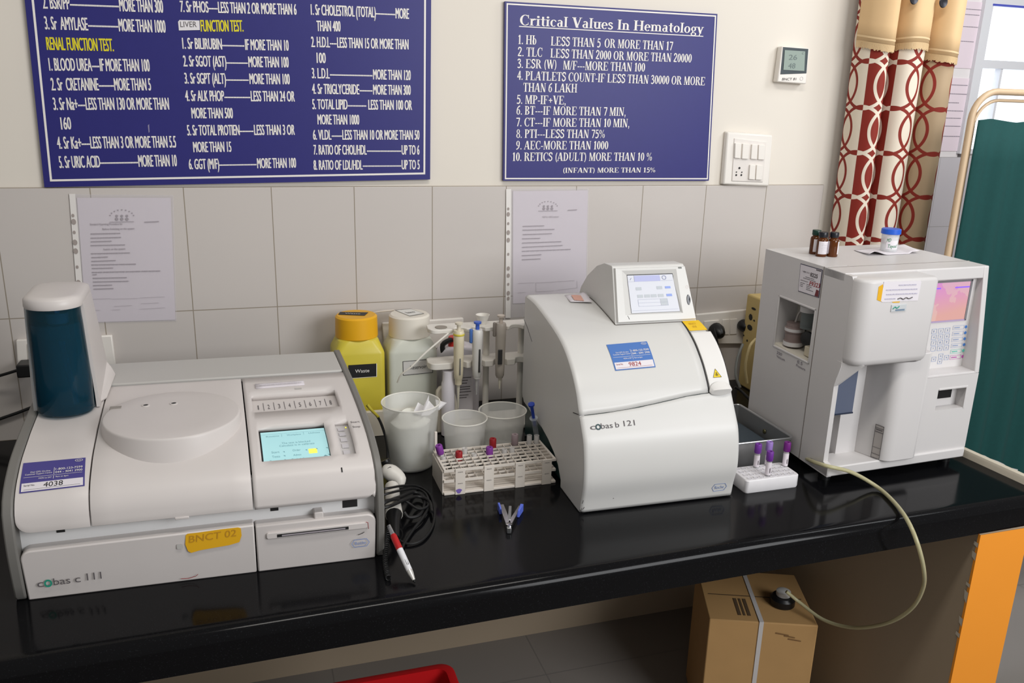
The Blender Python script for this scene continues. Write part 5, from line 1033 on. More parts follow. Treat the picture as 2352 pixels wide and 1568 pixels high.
# ------------------------------------------------------------------ beakers
fro = mat('frosted_beaker', (240, 240, 236), .35, alpha=.36)
def beaker(label, cx, cy, rb, rt, h):
    t = thing('beaker', label, 'beaker', (cx, cy, .8), 'frosted plastic beakers'); c = (cx, cy, .8)
    MB().lathe([(.0, .0005), (rb-.006, .0005), (rb, .005), (rt-.001, h-.004), (rt+.0015, h-.001), (rt+.001, h), (rt-.002, h-.001), (rb-.002, .006), (.0, .003)], c, 56).build('beaker_wall', fro, t, smooth=50)
    MB().tube([(cx+(rt+.0006)*math.cos(a), cy+(rt+.0006)*math.sin(a), .8+h) for a in np.linspace(0, 2*PI, 57)], .0016, 6).build('beaker_rim', mat('rim_pale', (226, 224, 216), .3), t)
    return t
bt = beaker('largest frosted beaker, stuffed with white paper, right of the left analyzer', .869, -.382, .051, .0655, .155)
m = MB(); m.lathe([(.0, .006), (.036, .006), (.041, .03), (.046, .07), (.046, .105), (.03, .120), (.0, .114)], (.869, -.382, .8), 40)
m.v = [(a+.006*math.sin(40*c+13*b), b+.006*math.sin(37*a+29*c), c+.008*math.sin(60*a)*math.cos(55*b)*(c > .83)) for a, b, c in m.v]
tt = m.build('crumpled_tissue', mat('tissue', (232, 232, 222), .8), None, smooth=40, loc=(.869, -.382, .8)); tag(tt, 'crumpled white tissue filling the largest beaker', 'tissue')
m = MB()
def scrap(pts, th=.0006): m.add([Wp(px, py, d) for px, py, d in pts], [tuple(range(len(pts)))])
scrap([(949, 948, .37), (960, 924, .355), (980, 936, .36), (972, 955, .385)]); scrap([(966, 946, .385), (985, 907, .36), (985, 920, .36), (1003, 940, .375), (985, 954, .40), (968, 955, .40)])
scrap([(1003, 940, .372), (1000, 917, .352), (1026, 925, .33), (1008, 942, .36)])
tt = m.build('folded_paper', mat('paper_bright', (232, 230, 232), .7), None, smooth=0, solid=.0006); tag(tt, 'folded white paper poking out of the largest beaker', 'paper scrap')
m = MB(); m.tube([(.827, -.344, .915), (.835, -.336, .93), (.834, -.337, .945)], .0006, 4)
beaker('small frosted beaker in the middle, right behind the white tube rack', .994, -.389, .042, .0515, .107)
beaker('frosted beaker touching the left side of the curved analyzer', 1.0985, -.349, .046, .0565, .102)
# ------------------------------------------------------------------ white wire tube rack and its tubes
rw_ = mat('rack_white', (220, 212, 202), .45, noise=.06, nscale=25)
X0, X1, Y0, Y1 = .911, 1.157, -.552, -.449
t = thing('tube_rack', 'white grid test tube rack with four label strips, left of the curved analyzer', 'tube rack', (1.03, -.5, .8))
def gridpart(z, nm, nx=14, ny=6, fx=0):
    m = MB(); b_ = .0015
    for i in range(nx+1): x_ = X0+(X1-X0)*i/nx; m.box(x_-b_/2, x_+b_/2, Y0, Y1, z-.004, z)
    for j in range(ny+1): y_ = Y0+(Y1-Y0)*j/ny; m.box(X0, X1, y_-b_/2, y_+b_/2, z-.004, z)
    m.box(X0-.004, X1+.004, Y0-.003, Y0, z-.005, z+.0005); m.box(X0-.004, X1+.004, Y1, Y1+.003, z-.005, z+.0005); m.box(X0-.004, X0-.0008, Y0, Y1, z-.005, z+.0003); m.box(X1+.0008, X1+.004, Y0, Y1, z-.005, z+.0003)
    return m.build(nm, rw_, t, smooth=0)
gridpart(.858, 'upper_grid'); gridpart(.834, 'middle_grid')
MB().box(X0-.004, X1+.005, Y0-.004, Y1+.003, .8, .8055).build('base_plate', rw_, t, bevel=.001)
for k, (a, b_) in enumerate(((.931, .953), (.995, 1.017), (1.066, 1.088), (1.128, 1.150))):
    s_ = MB().box(a, b_, Y0-.006, Y0-.0032, .8, .8595).build('label_strip', rw_, t, bevel=.0006)
    m = MB(); put(m, 'mm', seg((a+.006, Y0-.0066, .8515), (a+.016, Y0-.0066, .8515), .003)); put(m, 'mm', seg((a+.006, Y0-.0066, .825), (a+.016, Y0-.0066, .825), .003)); m.build('strip_print', INKG, s_, smooth=0)
    if k == 0: MB().poly([(a+.008+.006*math.cos(q)*(1+.3*math.sin(3*q)), Y0-.0066, .8085+.0055*math.sin(q)) for q in np.linspace(0, 2*PI, 14)[:-1]]).build('violet_stain', mat('violet_stain', (120, 96, 176), .7), s_, smooth=0)
MB().box(X0-.0065, X0-.0043, Y0+.002, Y1, .8, .8525).build('end_panel', rw_, t); MB().box(X1+.0043, X1+.006, Y0+.03, Y1, .8, .8525).build('end_panel', rw_, t)
MB().box(X0-.002, X0+.004, Y1-.004, Y1+.002, .8, .905).build('corner_post', rw_, t, bevel=.001)
CX, CY = (X1-X0)/14, (Y1-Y0)/6
def cell(x_, y_): return X0+(math.floor((x_-X0)/CX)+.5)*CX, Y0+(math.floor((y_-Y0)/CY)+.5)*CY
def tube(label, x_, y_, z0, ln, capc, caph, group, r=.0062, band=None, tilt=None, name='blood_tube'):
    t = thing(name, label, 'test tube', (0, 0, 0), group)
    MB().lathe([(.0, 0), (r*.6, .001), (r, .006), (r, ln), (r*.85, ln), (r*.85, .008), (.0, .004)], (0, 0, 0), 18).build('glass_tube', mat('tube_glass', (228, 226, 224), .06, alpha=.42), t)
    if capc: MB().lathe([(.0, ln-.004), (r*1.1, ln-.004), (r*1.3, ln-.002), (r*1.3, ln+caph*.9), (r*1.15, ln+caph), (.0035, ln+caph), (.003, ln+caph-.003), (.0, ln+caph-.003)], (0, 0, 0), 20).build('stopper', mat('stopper_'+'_'.join(map(str, capc)), capc, .45), t)
    if band:
        lb = MB().lathe([(r+.0003, band[0]), (r+.0003, band[1])], (0, 0, 0), 18); lb.f = lb.f[:-2]; lb.mi = lb.mi[:-2]; lb = lb.build('paper_label', mat('tube_label', (230, 222, 228), .6), t)
        m = MB(); ff = lambda u, v: np.array([(r+.0006)*math.cos(-2.2+1.2*u), (r+.0006)*math.sin(-2.2+1.2*u), band[0]+(band[1]-band[0])*v])
        m.add([ff(.35, .2), ff(.5, .2), ff(.5, .55), ff(.35, .55)], [(0, 1, 2, 3)]); m.add([ff(.6, .15), ff(.7, .15), ff(.7, .6), ff(.6, .6)], [(0, 1, 2, 3)]); m.build('label_marks', INKG, lb, smooth=0)
    t.location = (x_, y_, z0)
    if tilt: t.rotation_euler = tilt
    return t
G1 = 'capped tubes in the wire rack'
PUR, RED, GRY = (128, 56, 150), (150, 28, 34), (150, 134, 138)
tube('purple-capped tube tipped over at the back left of the wire rack', .927, *cell(.927, -.47)[1:], .828, .040, PUR, .019, G1, tilt=(.0, -.28, .3))
tube('red-capped tube nearest the left end of the wire rack', *cell(.958, -.487), .8058, .044, RED, .021, G1)
tube('purple-capped tube standing upright mid-rack, in front of a red cap', *cell(1.022, -.487), .8058, .047, PUR, .021, G1)
tube('red-capped tube behind the upright purple cap in the wire rack', *cell(1.041, -.46), .8058, .052, RED, .021, G1)
tube('grey-capped tube at the back of the wire rack', *cell(1.087, -.455), .8058, .056, GRY, .022, G1)
for lb, x_, y_, zz, ln in (('open glass tube beside the left red cap in the rack', .981, -.475, .8058, .064), ('open glass tube in front of the one beside the red cap, rim catching light', .985, -.50, .8058, .056), ('open glass tube just right of the paired red and purple caps', 1.052, -.487, .8058, .060), ('open glass tube in front of the grey cap', 1.083, -.487, .8058, .062), ('open glass tube in the back left corner of the rack', .918, -.497, .8058, .058), ('open glass tube at the back right of the rack, beside the syringe', 1.122, -.457, .8058, .072), ('open glass tube in the last column by the syringe', 1.14, -.457, .8058, .070)):
    tube(lb, *cell(x_, y_), zz, ln, None, 0, 'open tubes in the wire rack', name='glass_tube')
# syringe
s0, s1 = Wp(1220, 926, .425), Wp(1233, 1003, .40); sb = np.array([s1[0]+.004, -.42, .8063]); dv = (s0-s1)/np.linalg.norm(s0-s1)
s1 = s0-dv*.088; s2 = s0-dv*.118
t = thing('syringe', 'syringe with a deep blue plunger standing against the curved analyzer', 'syringe', tuple(s2)); bl = mat('syringe_blue', (34, 66, 170), .35)
def along(prof, m, nm): return MB().lathe(prof, s2, 18, tuple(dv)).build(nm, m, t)
along([(.0, .112), (.0078, .112), (.0078, .1165), (.0, .118)], bl, 'thumb_rest'); along([(.0034, .05), (.0042, .112)], bl, 'plunger_rod'); along([(.0, .044), (.0055, .044), (.0055, .05), (.0, .052)], BLACK, 'plunger_seal')
along([(.0015, -.008), (.002, .004), (.0066, .008), (.0066, .072), (.010, .072), (.010, .0745), (.006, .0745)], mat('syringe_barrel', (200, 208, 214), .12, alpha=.4), 'barrel')

# ------------------------------------------------------------------ stapler
t = thing('staple_remover', 'open metal stapler with blue tips lying on the worktop before the wire rack', 'stapler', (1.0, -.7, .8))
hg = Tp(1169, 1212, .806); La, Ra, Mi = Tp(1152, 1163, .808), Tp(1194, 1166, .808), Tp(1172, 1163, .812)
def bar(a, b_, w0_, w1_, h, nm, m, z=.0):
    a, b_ = a.copy(), b_.copy(); a[2] = b_[2] = .8005+z; d = (b_-a)[:2]; d /= np.hypot(*d); n = np.array([-d[1], d[0], 0]); u = np.array([0, 0, h])
    return MB().hexa([a-n*w0_, a+n*w0_, b_+n*w1_, b_-n*w1_], [a-n*w0_+u, a+n*w0_+u, b_+n*w1_+u, b_-n*w1_+u]).build(nm, m, t, bevel=.001)
bar(hg, La, .0058, .0045, .013, 'lower_arm', CHROME); bar(hg, Ra, .0048, .0030, .013, 'upper_arm', CHROME); bar(hg+(Mi-hg)*.25, Mi, .0032, .003, .011, 'staple_rail', STEEL, .0025)
bl = mat('grip_blue', (92, 112, 214), .4); e1 = La+(La-hg)*.03; bar(La-(La-hg)*.22+np.array([-.006, 0, 0]), e1+np.array([-.006, 0, 0]), .0018, .0024, .0165, 'blue_grip', bl); bar(Ra-(Ra-hg)*.36+np.array([.0050, 0, 0]), Ra+np.array([.0045, 0, 0]), .0018, .0034, .0165, 'blue_grip', bl)
MB().lathe([(.0, 0), (.0065, 0), (.0065, .0145), (.0, .0155)], (hg[0], hg[1], .8003), 18).build('hinge', CHROME, t)
d = Tp(1169, 1226, .8)-hg; bar(hg, hg+np.array([d[0], d[1], 0])*1.0, .005, .0042, .012, 'nose_plate', STEEL)

# ------------------------------------------------------------------ scanner, cables, pen
hc = Tp(900, 1096, .832); t = thing('barcode_scanner', 'white and black handheld scanner wedged beside the left analyzer', 'scanner', (hc[0], hc[1], .8)); CXm = mat('scanner_white', (214, 210, 202), .4)
hd = hc+np.array([.004, -.004, 0]); P = spline([hd+[-.022, .018, .010], hd+[-.008, .010, .010], hd+[.009, -.004, .0], hd+[.011, -.018, -.014]], 12)
MB().tube(P, list(np.interp(np.linspace(0, 1, 13), [0, .1, .4, .75, 1], [.008, .015, .0185, .015, .007])), 18).build('scanner_head', CXm, t, smooth=60)
h0, h1, h2 = Tp(900, 1118, .828), Tp(903, 1160, .824), Tp(905, 1182, .822); MB().tube(spline([h0, h1, h2], 8), list(np.linspace(.015, .0175, 9)), 14).build('scanner_handle', CXm, t, smooth=60)
g0, g1, g2 = h2, Tp(906, 1205, .818), Tp(909, 1236, .812); MB().tube(spline([g0, g1, g2], 8), list(np.interp(np.linspace(0, 1, 9), [0, .2, 1], [.0165, .013, .0075])), 14).build('cable_boot', BLACK, t, smooth=60)
MB().tube(spline([Tp(884, 1056, .86), Tp(890, 1068, .85), Tp(897, 1082, .848)], 6), .010, 12).build('scan_nose', BLACK, t, smooth=60)
def cable(label, pts, r=.0026, m=RUB, z=None, n=50):
    P = [Tp(px, py, zz) for px, py, zz in pts]; o = MB().tube(P, r, 8, n).build('cable', m, None, loc=tuple(P[0])); tag(o, label, 'cable'); return o
cable('black cable looping widest to the right of the scanner', [(874, 1124, .868), (896, 1120, .866), (928, 1115, .832), (962, 1117, .804), (988, 1136, .804), (997, 1168, .804), (994, 1206, .804), (973, 1237, .804), (939, 1249, .804), (912, 1238, .806)], .0026)
cable('black cable bunched just right of the scanner, tight upper loop', [(874, 1138, .868), (898, 1131, .866), (922, 1126, .838), (955, 1122, .808), (978, 1134, .812), (984, 1160, .812), (960, 1168, .816), (930, 1150, .83), (902, 1147, .862), (874, 1151, .868)])
cable('black cable bunched over the others beside the scanner handle', [(874, 1158, .866), (892, 1150, .864), (918, 1141, .838), (950, 1130, .815), (975, 1146, .81), (966, 1180, .809), (940, 1188, .812), (928, 1176, .822)], .0036)
cable('short thick black cable crossing the scanner bundle', [(874, 1168, .864), (900, 1160, .862), (930, 1147, .836), (958, 1140, .818), (985, 1150, .814), (992, 1175, .811)], .0034)
cable('black cable running down through the scanner bundle towards the counter front', [(985, 1165, .8085), (970, 1190, .808), (950, 1215, .8045), (930, 1245, .8045), (922, 1262, .804)], .003)
P = [Tp(849, 930, .83)+np.array([0, 0, 0]), Wp(858, 944, .30), Wp(868, 958, .32), Wp(880, 985, .35), Wp(889, 1020, .38), Wp(891, 1060, .40)]
P = [Wp(843, 930, .27), Wp(853, 942, .28)]+P[2:]; o = MB().tube(P, .0032, 8, 30).build('cable', RUB, None); tag(o, 'black cable curving over the left edge of the largest beaker', 'cable')
o2 = MB().tube(spline([P[0]+[0.001, -.004, .002], P[1]+[0, -.004, .002], P[2]+[.001, -.004, .002]], 8), .0034, 8).build('cable_sleeve', mat('sleeve_yellow', (206, 192, 60), .5), None); o2.parent = o; o2.matrix_parent_inverse = Matrix.Identity(4)
P = []; c0, c1_ = Tp(893, 1215, .83), Tp(892, 1328, .806); n = 26*12
for k in range(n+1): u = k/n; c_ = c0*(1-u)+c1_*u+np.array([-.006*math.sin(PI*u), 0, -.008*math.sin(PI*u)]); a = 2*PI*26*u; P.append(c_+np.array([.0042*math.cos(a), 0, .0042*math.sin(a)]))
o = MB().tube(P, .0011, 6).build('coiled_cord', RUB, None); tag(o, 'black coiled cord hanging along the right edge of the left analyzer', 'cord')
pt, pT = Tp(953, 1337, .8035), Tp(892, 1205, .864); d = pT-pt; L_ = np.linalg.norm(d); ax = tuple(d/L_)
t = thing('ballpoint_pen', 'ballpoint pen with red and white barrel leaning by the left analyzer', 'pen', tuple(pt))
def pp(prof, m, nm): return MB().lathe([(r, z*L_) for r, z in prof], pt, 18, ax).build(nm, m, t)
pp([(.0, 0), (.0014, .0), (.0026, .035), (.0026, .04), (.0, .04)], BLACK, 'tip'); pp([(.0026, .035), (.0052, .15), (.0056, .2)], mat('pen_silver', (206, 204, 200), .25, metal=.3), 'nose_cone')
pp([(.0056, .2), (.006, .5), (.006, .56)], mat('pen_white', (222, 222, 226), .3), 'barrel'); pp([(.0061, .56), (.0062, .78), (.005, .82)], mat('pen_red', (176, 26, 30), .3), 'red_section'); pp([(.0046, .8), (.0038, .985), (.0, 1.0)], CHROME, 'clip_end')
b_ = np.array(ax); sd_ = np.cross(b_, [0, 0, 1]); up_ = np.cross(sd_, b_); c_ = pt+b_*L_*.27+up_*.0052; MB().hexa([c_-sd_*.002, c_+sd_*.002, c_+sd_*.002+b_*.012, c_-sd_*.002+b_*.012], [q+up_*.0012 for q in (c_-sd_*.002, c_+sd_*.002, c_+sd_*.002+b_*.012, c_-sd_*.002+b_*.012)]).build('print_window', BLACK, t)

# ------------------------------------------------------------------ steel tray, small rack with purple tubes
t = thing('steel_tray', 'deep stainless steel tray between the curved and the boxy analyzers', 'tray', (1.645, -.49, .8))
x0, x1, y0, y1, h = 1.553, 1.738, -.6035, -.374, .87
MB().loft([[(a, b_, .801) for a, b_ in rrect(x0+.003, x1-.003, y0+.003, y1-.003, .008, 4)], [(a, b_, h) for a, b_ in rrect(x0, x1, y0, y1, .01, 4)], [(a, b_, h) for a, b_ in rrect(x0+.0022, x1-.0022, y0+.0022, y1-.0022, .008, 4)], [(a, b_, .8035) for a, b_ in rrect(x0+.005, x1-.005, y0+.005, y1-.005, .006, 4)]]).build('tray_body', mat('brushed_steel', (158, 158, 158), .38, metal=.75), t, smooth=30)
P = [(a, b_, h) for a, b_ in rrect(x0-.001, x1+.002, y0-.001, y1+.001, .01, 4)]; MB().tube(P+[P[0]], .0022, 8).build('rolled_rim', STEEL, t)
for rx in (1.585,): MB().lathe([(.0, 0), (.006, 0), (.005, .003), (.0, .004)], (rx, y0, .83), 16, (0, -1, 0)).build('rivet', mat('rivet_olive', (92, 88, 58), .4, metal=.6), t)
MB().lathe([(.0, 0), (.0045, 0), (.004, .003), (.0, .0035)], (x1-.002, y0+.006, h-.006), 14, (.6, -.8, 0)).build('corner_pin', STEEL, t)
MB().lathe([(.0, 0), (.006, 0), (.005, .002), (.0, .003)], (x1-.0045, -.5, .845), 14, (-1, 0, 0)).build('rivet', mat('rivet_olive', (0, 0, 0)), t)
o = MB().box(x0+.012, x1-.012, y0+.02, y1-.02, .804, .835).build('tray_fill', mat('dark_slate', (56, 66, 74), .7), None, bevel=.008, loc=(1.645, -.49, .804)); tag(o, 'dark slate rounded block filling the bottom of the steel tray', 'cloth')  # dark block that makes the inside of the tray dark
t = thing('tube_block', 'milky plastic tube block holding four purple-capped tubes before the steel tray', 'tube rack', (1.615, -.68, .8))
milk = mat('milky_block', (220, 218, 220), .35, noise=.05, nscale=60)
BX0, BX1, BY0, BY1 = 1.5485, 1.6855, -.712, -.642
MB().loft([[(a, b_, z) for a, b_ in rrect(BX0+g, BX1-g, BY0+g, BY1-g, .008, 4)] for g, z in ((.001, .8), (0, .804), (0, .8285), (.0015, .8305))]).build('block_body', milk, t, smooth=40)
m = MB()
for i in range(8):
    for j in range(4): m.lathe([(.0058, 0), (.0058, .0013), (.0049, .0013), (.0047, .0006)], (BX0+.0145+i*.0155, BY0+.0105+j*.0163, .8303), 14)
m.build('socket_rims', mat('socket_rim', (206, 204, 208), .4), t, smooth=40)
G2 = 'purple-capped tubes in the milky block'; PU2 = (112, 50, 150)
tube('purple-capped tube at the back left of the milky block', 1.6085, -.656, .8312, .040, PU2, .0185, G2, .0060, (.004, .032))
tube('pale lavender-capped tube behind the front one in the milky block', 1.641, -.6515, .8312, .040, (150, 120, 190), .0185, G2, .0060, (.004, .026))
tube('purple-capped tube standing foremost in the milky block', 1.609, -.7005, .8312, .0405, PU2, .0185, G2, .0060, (.004, .034))
tube('purple-capped tube with a flag label at the right end of the milky block', 1.6795, -.664, .8312, .040, (110, 30, 120), .0185, G2, .0060, (.002, .032))

# ------------------------------------------------------------------ cream stabiliser box, loose leads behind
a = Wp(1716, 674, .045); x0, zt = a[0], a[2]; t = thing('voltage_stabilizer', 'cream box with dark socket holes squeezed behind the right analyzer', 'stabilizer', (x0+.06, -.11, .8))
MB().box(x0, x0+.15, -.185, -.045, .8, zt).build('casing', mat('aged_cream', (196, 172, 112), .55, noise=.08, nscale=12), t, bevel=.005)
m = MB()
for hx, hy, ry, rz in ((1724, 728, .010, .010), (1731, 709, .012, .004), (1722, 752, .014, .009), (1716, 782, .004, .004), (1720, 802, .006, .006), (1732, 736, .005, .003), (1726, 792, .003, .003), (1708, 770, .004, .003)): c_ = U(hx, hy, 0, x0-.0006); m.poly([c_+[0, ry*math.cos(k*PI/4), rz*math.sin(k*PI/4)] for k in range(8)])
m.build('socket_holes', DARK, t, smooth=0)
for lb, pts, m_ in (('grey lead drooping beside the cream box', [(1706, 790, .15), (1694, 822, .17), (1690, 860, .2), (1700, 890, .22)], mat('lead_grey', (110, 112, 108), .5)), ('cream lead hanging down the face of the cream box', [(1736, 778, .15), (1722, 796, .16), (1712, 840, .165), (1716, 880, .17)], mat('lead_cream', (196, 178, 130), .5)), ('black lead lying behind the steel tray', [(1688, 888, .26), (1702, 897, .27), (1722, 916, .3), (1745, 930, .32)], RUB)):
    P = [Wp(*p) for p in pts]
    for q in P: q[2] = max(q[2], .8042)
    o = MB().tube(P, .004, 8, 20).build('loose_lead', m_, None, loc=tuple(P[0])); tag(o, lb, 'cable')

# ------------------------------------------------------------------ drain hose, carton, jug cap, red bin
hosem = mat('clear_hose', (206, 200, 160), .12, trans=.35, ior=1.3, spec=.7)
P = [Tp(1838, 1046, .808), U(1866, 1059, 0, 1.736), U(1900, 1070, 1, -.737), U(1955, 1084, 1, -.748), Tp(2012, 1116, .809), Tp(2052, 1151, .8065), U(2084, 1194, 1, -.915), U(2108, 1250, 1, -.955), U(2122, 1310, 1, -.96), U(2120, 1350, 1, -.93), U(2098, 1392, 1, -.89), U(2058, 1422, 1, -.84), U(2006, 1438, 1, -.78), U(1950, 1440, 1, -.71), U(1890, 1422, 1, -.64), U(1838, 1384, 1, -.58), U(1806, 1358, 1, -.56)]
o = MB().tube(P, .0044, 14, 90).build('drain_hose', hosem, None, loc=tuple(P[0])); tag(o, 'clear hose from the boxy analyzer drooping over the worktop edge in a big loop', 'hose')
ZC = .355; fl, frr = Tp(1630, 1421, ZC), Tp(1880, 1437, ZC); e = frr-fl; wd = np.linalg.norm(e); e = e/wd; nrm = np.array([-e[1], e[0], 0]); dep = .24
t = thing('cardboard_carton', 'brown cardboard carton with a pale strap on the floor under the worktop', 'carton', (fl[0]+.1, fl[1]+.1, 0))
c4_ = [fl, frr, frr+nrm*dep, fl+nrm*dep]; card = mat('cardboard', (178, 140, 90), .8, noise=.06, nscale=18)
MB().hexa([np.array([p[0], p[1], 0]) for p in c4_], [np.array([p[0], p[1], ZC]) for p in c4_]).build('box_shell', card, t, bevel=.003)
s0 = (Tp(1749, 1428, ZC)-fl)@e; q = fl+e*s0; hw = .0055; sd_ = -nrm*.0012
def sp(a_, b_, z): return fl+e*(s0+a_)-nrm*b_*-1+np.array([0, 0, z])
ms = MB(); ms.add([fl+e*(s0-hw)-nrm*.002+[0, 0, -ZC], fl+e*(s0+hw)-nrm*.002+[0, 0, -ZC], fl+e*(s0+hw)-nrm*.002+[0, 0, .002], fl+e*(s0-hw)-nrm*.002+[0, 0, .002], fl+e*(s0+hw)+nrm*(dep+.002)+[0, 0, .002], fl+e*(s0-hw)+nrm*(dep+.002)+[0, 0, .002]], [(0, 1, 2, 3), (3, 2, 4, 5)])
ms.build('packing_strap', mat('strap_pale', (196, 192, 190), .5), t, smooth=0, solid=.0008)
ms = MB(); 
for u0, u1, z_ in ((.62, .74, -.03), (.70, .80, -.036), (.74, .86, -.045)): a_ = fl+e*wd*u0-nrm*.0015+[0, 0, z_]; b_ = fl+e*wd*u1-nrm*.0015+[0, 0, z_-.004]; ms.add([a_, b_, b_+[0, 0, .003], a_+[0, 0, .004]], [(0, 1, 2, 3)])
ms.build('pen_smudges', mat('smudge', (120, 88, 52), .8), t, smooth=0)
ms = MB(); gz = ZC+.0012
for u0, u1, v0, v1 in ((.05, .95, .47, .485), (.28, .31, .1, .42), (.33, .35, .1, .42), (.37, .4, .1, .42)): ms.add([np.array([*(fl+e*wd*a_+nrm*dep*b_)[:2], gz]) for a_, b_ in ((u0, v0), (u1, v0), (u1, v1), (u0, v1))], [(0, 1, 2, 3)])
ms.build('top_print', mat('top_print', (84, 66, 46), .8), t, smooth=0)
jc = Tp(1798, 1372, ZC+.02); t = thing('waste_jug', 'small black jug with a pale round cap on the carton, taking the hose', 'jug', (jc[0], jc[1], ZC))
MB().lathe([(.0, .0015), (.03, .0015), (.032, .004), (.032, .02), (.026, .027), (.0, .028)], (jc[0], jc[1], ZC), 28).build('jug_shoulder', BLACK, t)
MB().lathe([(.0, .028), (.018, .028), (.0185, .031), (.0185, .04), (.012, .043), (.0, .043)], (jc[0], jc[1], ZC), 28).build('jug_cap', mat('cap_dull_white', (186, 184, 180), .5), t)
zb = .45; rc, rf = Tp(1033, 1518, zb), Tp(1051, 1546, zb); redm = mat('red_plastic', (206, 30, 34), .35)
t = thing('red_bin', 'red plastic bin with an open top on the floor under the worktop', 'bin', (.7, rc[1]-.05, 0)); xR, yB = rc[0]+.003, rc[1]; xL = .42; yF = yB-.2
o1 = rrect(xL, xR, yF, yB, .03, 5); i1 = rrect(xL+.018, xR-.018, yF+.018, yB-.018, .02, 5); lo = rrect(xL+.03, xR-.03, yF+.03, yB-.03, .02, 5)
lp_ = lambda q, z: [(a_, b_, z) for a_, b_ in q]
MB().loft([lp_(lo, .0), lp_(rrect(xL+.016, xR-.016, yF+.016, yB-.016, .025, 5), zb-.03), lp_(rrect(xL+.006, xR-.006, yF+.006, yB-.006, .03, 5), zb-.03), lp_(o1, zb-.028), lp_(o1, zb-.002), lp_(rrect(xL+.003, xR-.003, yF+.003, yB-.003, .028, 5), zb), lp_(i1, zb), lp_(rrect(xL+.034, xR-.034, yF+.034, yB-.034, .02, 5), .01)]).build('bin_shell', redm, t, smooth=35)

# ------------------------------------------------------------------ curtain with frilled top, rod
FOLD = [(2.214, -.04), (2.218, -.09), (2.236, -.125), (2.260, -.132), (2.281, -.11), (2.289, -.03), (2.298, -.03), (2.307, -.105), (2.328, -.140), (2.366, -.142), (2.398, -.112), (2.406, -.068), (2.413, -.068), (2.422, -.115), (2.450, -.142), (2.488, -.134), (2.510, -.10), (2.516, -.05)]
FS = np.array(spline([(a, b_, 0) for a, b_ in FOLD], 340))[:, :2]
def warp(u): k = u*340; return float(np.interp(k, range(341), FS[:, 0])), float(np.interp(k, range(341), FS[:, 1]))
def fu(k): return k/17
uu = np.linspace(0, 1, 341); AL = np.r_[0, np.cumsum(np.hypot(*np.diff(FS, axis=0).T))]
cm = bpy.data.materials.new('curtain_print'); cm.use_nodes = True; nb = NB(cm); bs = cm.node_tree.nodes['Principled BSDF']; bs.inputs['Roughness'].default_value = .75
uvp, _ = nb.coord('UV'); px_, pz_ = uvp[0], uvp[1]
Pz, Px = .125, .094
def ringmask(r, w_, ox=0.):
    fx = nb.m('MULTIPLY', nb.m('SUBTRACT', nb.m('FRACT', nb.m('ADD', nb.m('DIVIDE', px_, Px), ox)), .5), Px); fz = nb.m('MULTIPLY', nb.m('SUBTRACT', nb.m('FRACT', nb.m('DIVIDE', pz_, Pz)), .5), Pz); out = None
    for ix in (-1, 0, 1):
        for iz in (-1, 0, 1):
            dx = nb.m('SUBTRACT', fx, ix*Px); dz = nb.m('SUBTRACT', fz, iz*Pz); d_ = nb.m('SQRT', nb.m('ADD', nb.m('MULTIPLY', dx, dx), nb.m('MULTIPLY', dz, dz)))
            k = nb.m('LESS_THAN', nb.m('ABSOLUTE', nb.m('SUBTRACT', d_, r)), w_); out = k if out is None else nb.m('MAXIMUM', out, k)
    return out
def uarc(u): return float(np.interp(u, uu, AL))
CREAMC, REDC, BEIGEC = lin((226, 214, 196))+(1,), lin((132, 32, 17))+(1,), lin((176, 152, 122))+(1,)
in_red = nb.m('MULTIPLY', nb.m('GREATER_THAN', px_, uarc(fu(1.35))), nb.m('LESS_THAN', px_, uarc(fu(7.2))))
in_bei = nb.m('MULTIPLY', nb.m('GREATER_THAN', px_, uarc(fu(12.2))), nb.m('LESS_THAN', px_, uarc(fu(15.6))))
cB, cC = uarc(fu(8.6)), uarc(fu(14.2))
OX = nb.m('ADD', 6-cB/Px, nb.m('MULTIPLY', in_bei, cB/Px-cC/Px+.5))
rg = ringmask(.0655, .0044, OX)
base = nb.mix(in_bei, nb.mix(in_red, CREAMC, REDC), BEIGEC); rc_ = nb.mix(in_red, REDC, CREAMC)
nb.L.new(nb.mix(rg, base, rc_), bs.inputs['Base Color'])
t = thing('door_curtain', 'cream and rust-red ring-patterned curtain with a tan frilled top, by the doorway', 'curtain', (2.4, -.085, .3))
mm = MB(); mm.grid(lambda u, v: np.array([warp(u)[0]+.004*math.sin(4*v+6*u), warp(u)[1], .5+1.6*v]), 340, 16, lambda u, v: (uarc(u), .5+1.6*v)).build('printed_cloth', cm, t, smooth=180, solid=.0012)
tan = mat('tan_cloth', (220, 186, 140), .75, noise=.05, nscale=20)
def hem(u): return Wp(1982+(2200-1982)*u, 88+42*u+10*math.sin(9*u), .13)[2]
def wv(u): a_ = warp(u); return a_[0]-.002+.008*(u-.5), a_[1]-.012-.004*math.sin(2*PI*5*u+1)
mm = MB(); mm.grid(lambda u, v: np.array([*wv(u), hem(u)+(2.1-hem(u))*v]), 240, 6, lambda u, v: (u, v)).build('frill', tan, t, smooth=180, solid=.0015)
mm = MB()
for k in range(240):
    u = (k+.5)/240; a_, b_ = wv(u-.0018), wv(u+.0018); z_ = hem(u); ln = .014+random.uniform(0, .005); mm.add([(a_[0], a_[1]-.001, z_+.002), (b_[0], b_[1]-.001, z_+.002), (b_[0], b_[1]-.001, z_-ln), (a_[0], a_[1]-.001, z_-ln)], [(0, 1, 2, 3)])
mm.build('fringe', mat('fringe_tan', (214, 184, 140), .8), t, smooth=0)
mm = MB(); mm.grid(lambda u, v: np.array([wv(u)[0], wv(u)[1]-.0012, hem(u)+.012+.005*v]), 240, 1).build('hem_stitch', mat('hem_stitch', (220, 192, 150), .8), t, smooth=180)
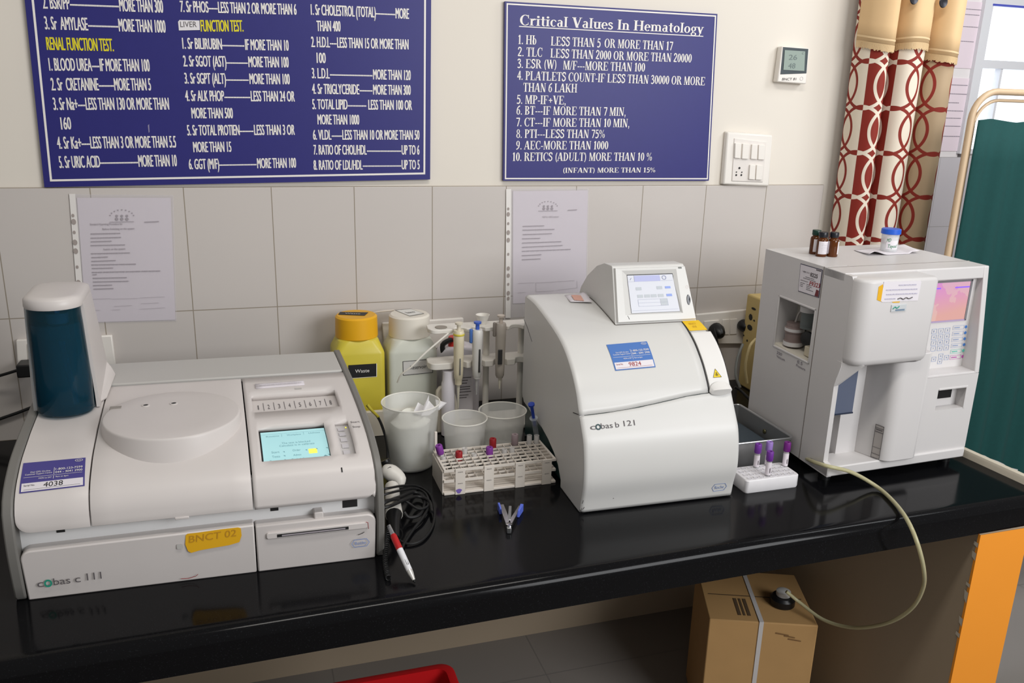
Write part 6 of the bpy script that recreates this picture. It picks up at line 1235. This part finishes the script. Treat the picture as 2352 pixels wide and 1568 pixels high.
for px, py in ((2097, -3), (2164, 5)):
    c_ = U(px, py, 1, -.15); MB().lathe([(.0, .002), (.010, .002), (.0145, .003), (.0155, .004), (.014, .006), (.010, .005), (.0, .0035)], c_, 24, (.1, -1, 0)).build('eyelet', mat('eyelet_dark', (50, 50, 56), .3, metal=.5), t)
o = MB().tube([(2.15, -.085, 2.115), (2.75, -.085, 2.115)], .01, 12).build('curtain_rod', STEEL, None, loc=(2.4, -.085, 2.115)); tag(o, 'steel curtain rod carrying the ring-patterned curtain', 'curtain rod')
# ------------------------------------------------------------------ ward screen
SY = -.3; t = thing('ward_screen', 'folding ward screen of dark teal cloth on a cream tube frame, right of the worktop', 'screen', (2.6, SY, 0)); tubem = mat('frame_cream', (202, 176, 144), .4)
pl_ = U(2203, 430, 1, SY)[0]; zt = U(2300, 211, 1, SY)[2]; cr = .075
P = [(pl_, SY, 0), (pl_, SY, .6), (pl_, SY, zt-cr)]+[(pl_+cr-cr*math.cos(a_), SY, zt-cr+cr*math.sin(a_)) for a_ in np.linspace(.2, PI/2, 8)]+[(pl_+.4, SY, zt), (pl_+.95, SY, zt)]
MB().tube(P, .0088, 12).build('tube_frame', tubem, t)
P2 = [(pl_+.024, SY+.012, 0), (pl_+.024, SY+.012, zt-cr-.02)]+[(pl_+.022+cr-cr*math.cos(a_), SY+.012, zt-cr-.022+cr*math.sin(a_)) for a_ in np.linspace(.2, PI/2, 8)]+[(pl_+.4, SY+.012, zt-.022), (pl_+.95, SY+.012, zt-.022)]
MB().tube(P2, .0045, 10).build('inner_wire', tubem, t)
MB().tube([(pl_+.95, SY, zt), (pl_+.95, SY, 0)], .0088, 12).build('tube_frame', tubem, t)
zc0 = U(2300, 277, 1, SY)[2]; teal = mat('teal_cloth', (5, 64, 62), .85, noise=.12, nscale=90)
xl = U(2246, 275, 1, SY)[0]
mm = MB(); mm.grid(lambda u, v: np.array([pl_+.022+(.87)*u, SY-.004-.010*math.sin(2*PI*9*u+.6*math.sin(7*u))*(1.1-.5*v), .3+(zc0-.3)*v+.004*math.sin(31*u)*v]), 140, 12, lambda u, v: (u, v)).build('teal_cloth', teal, t, smooth=180, solid=.0015)
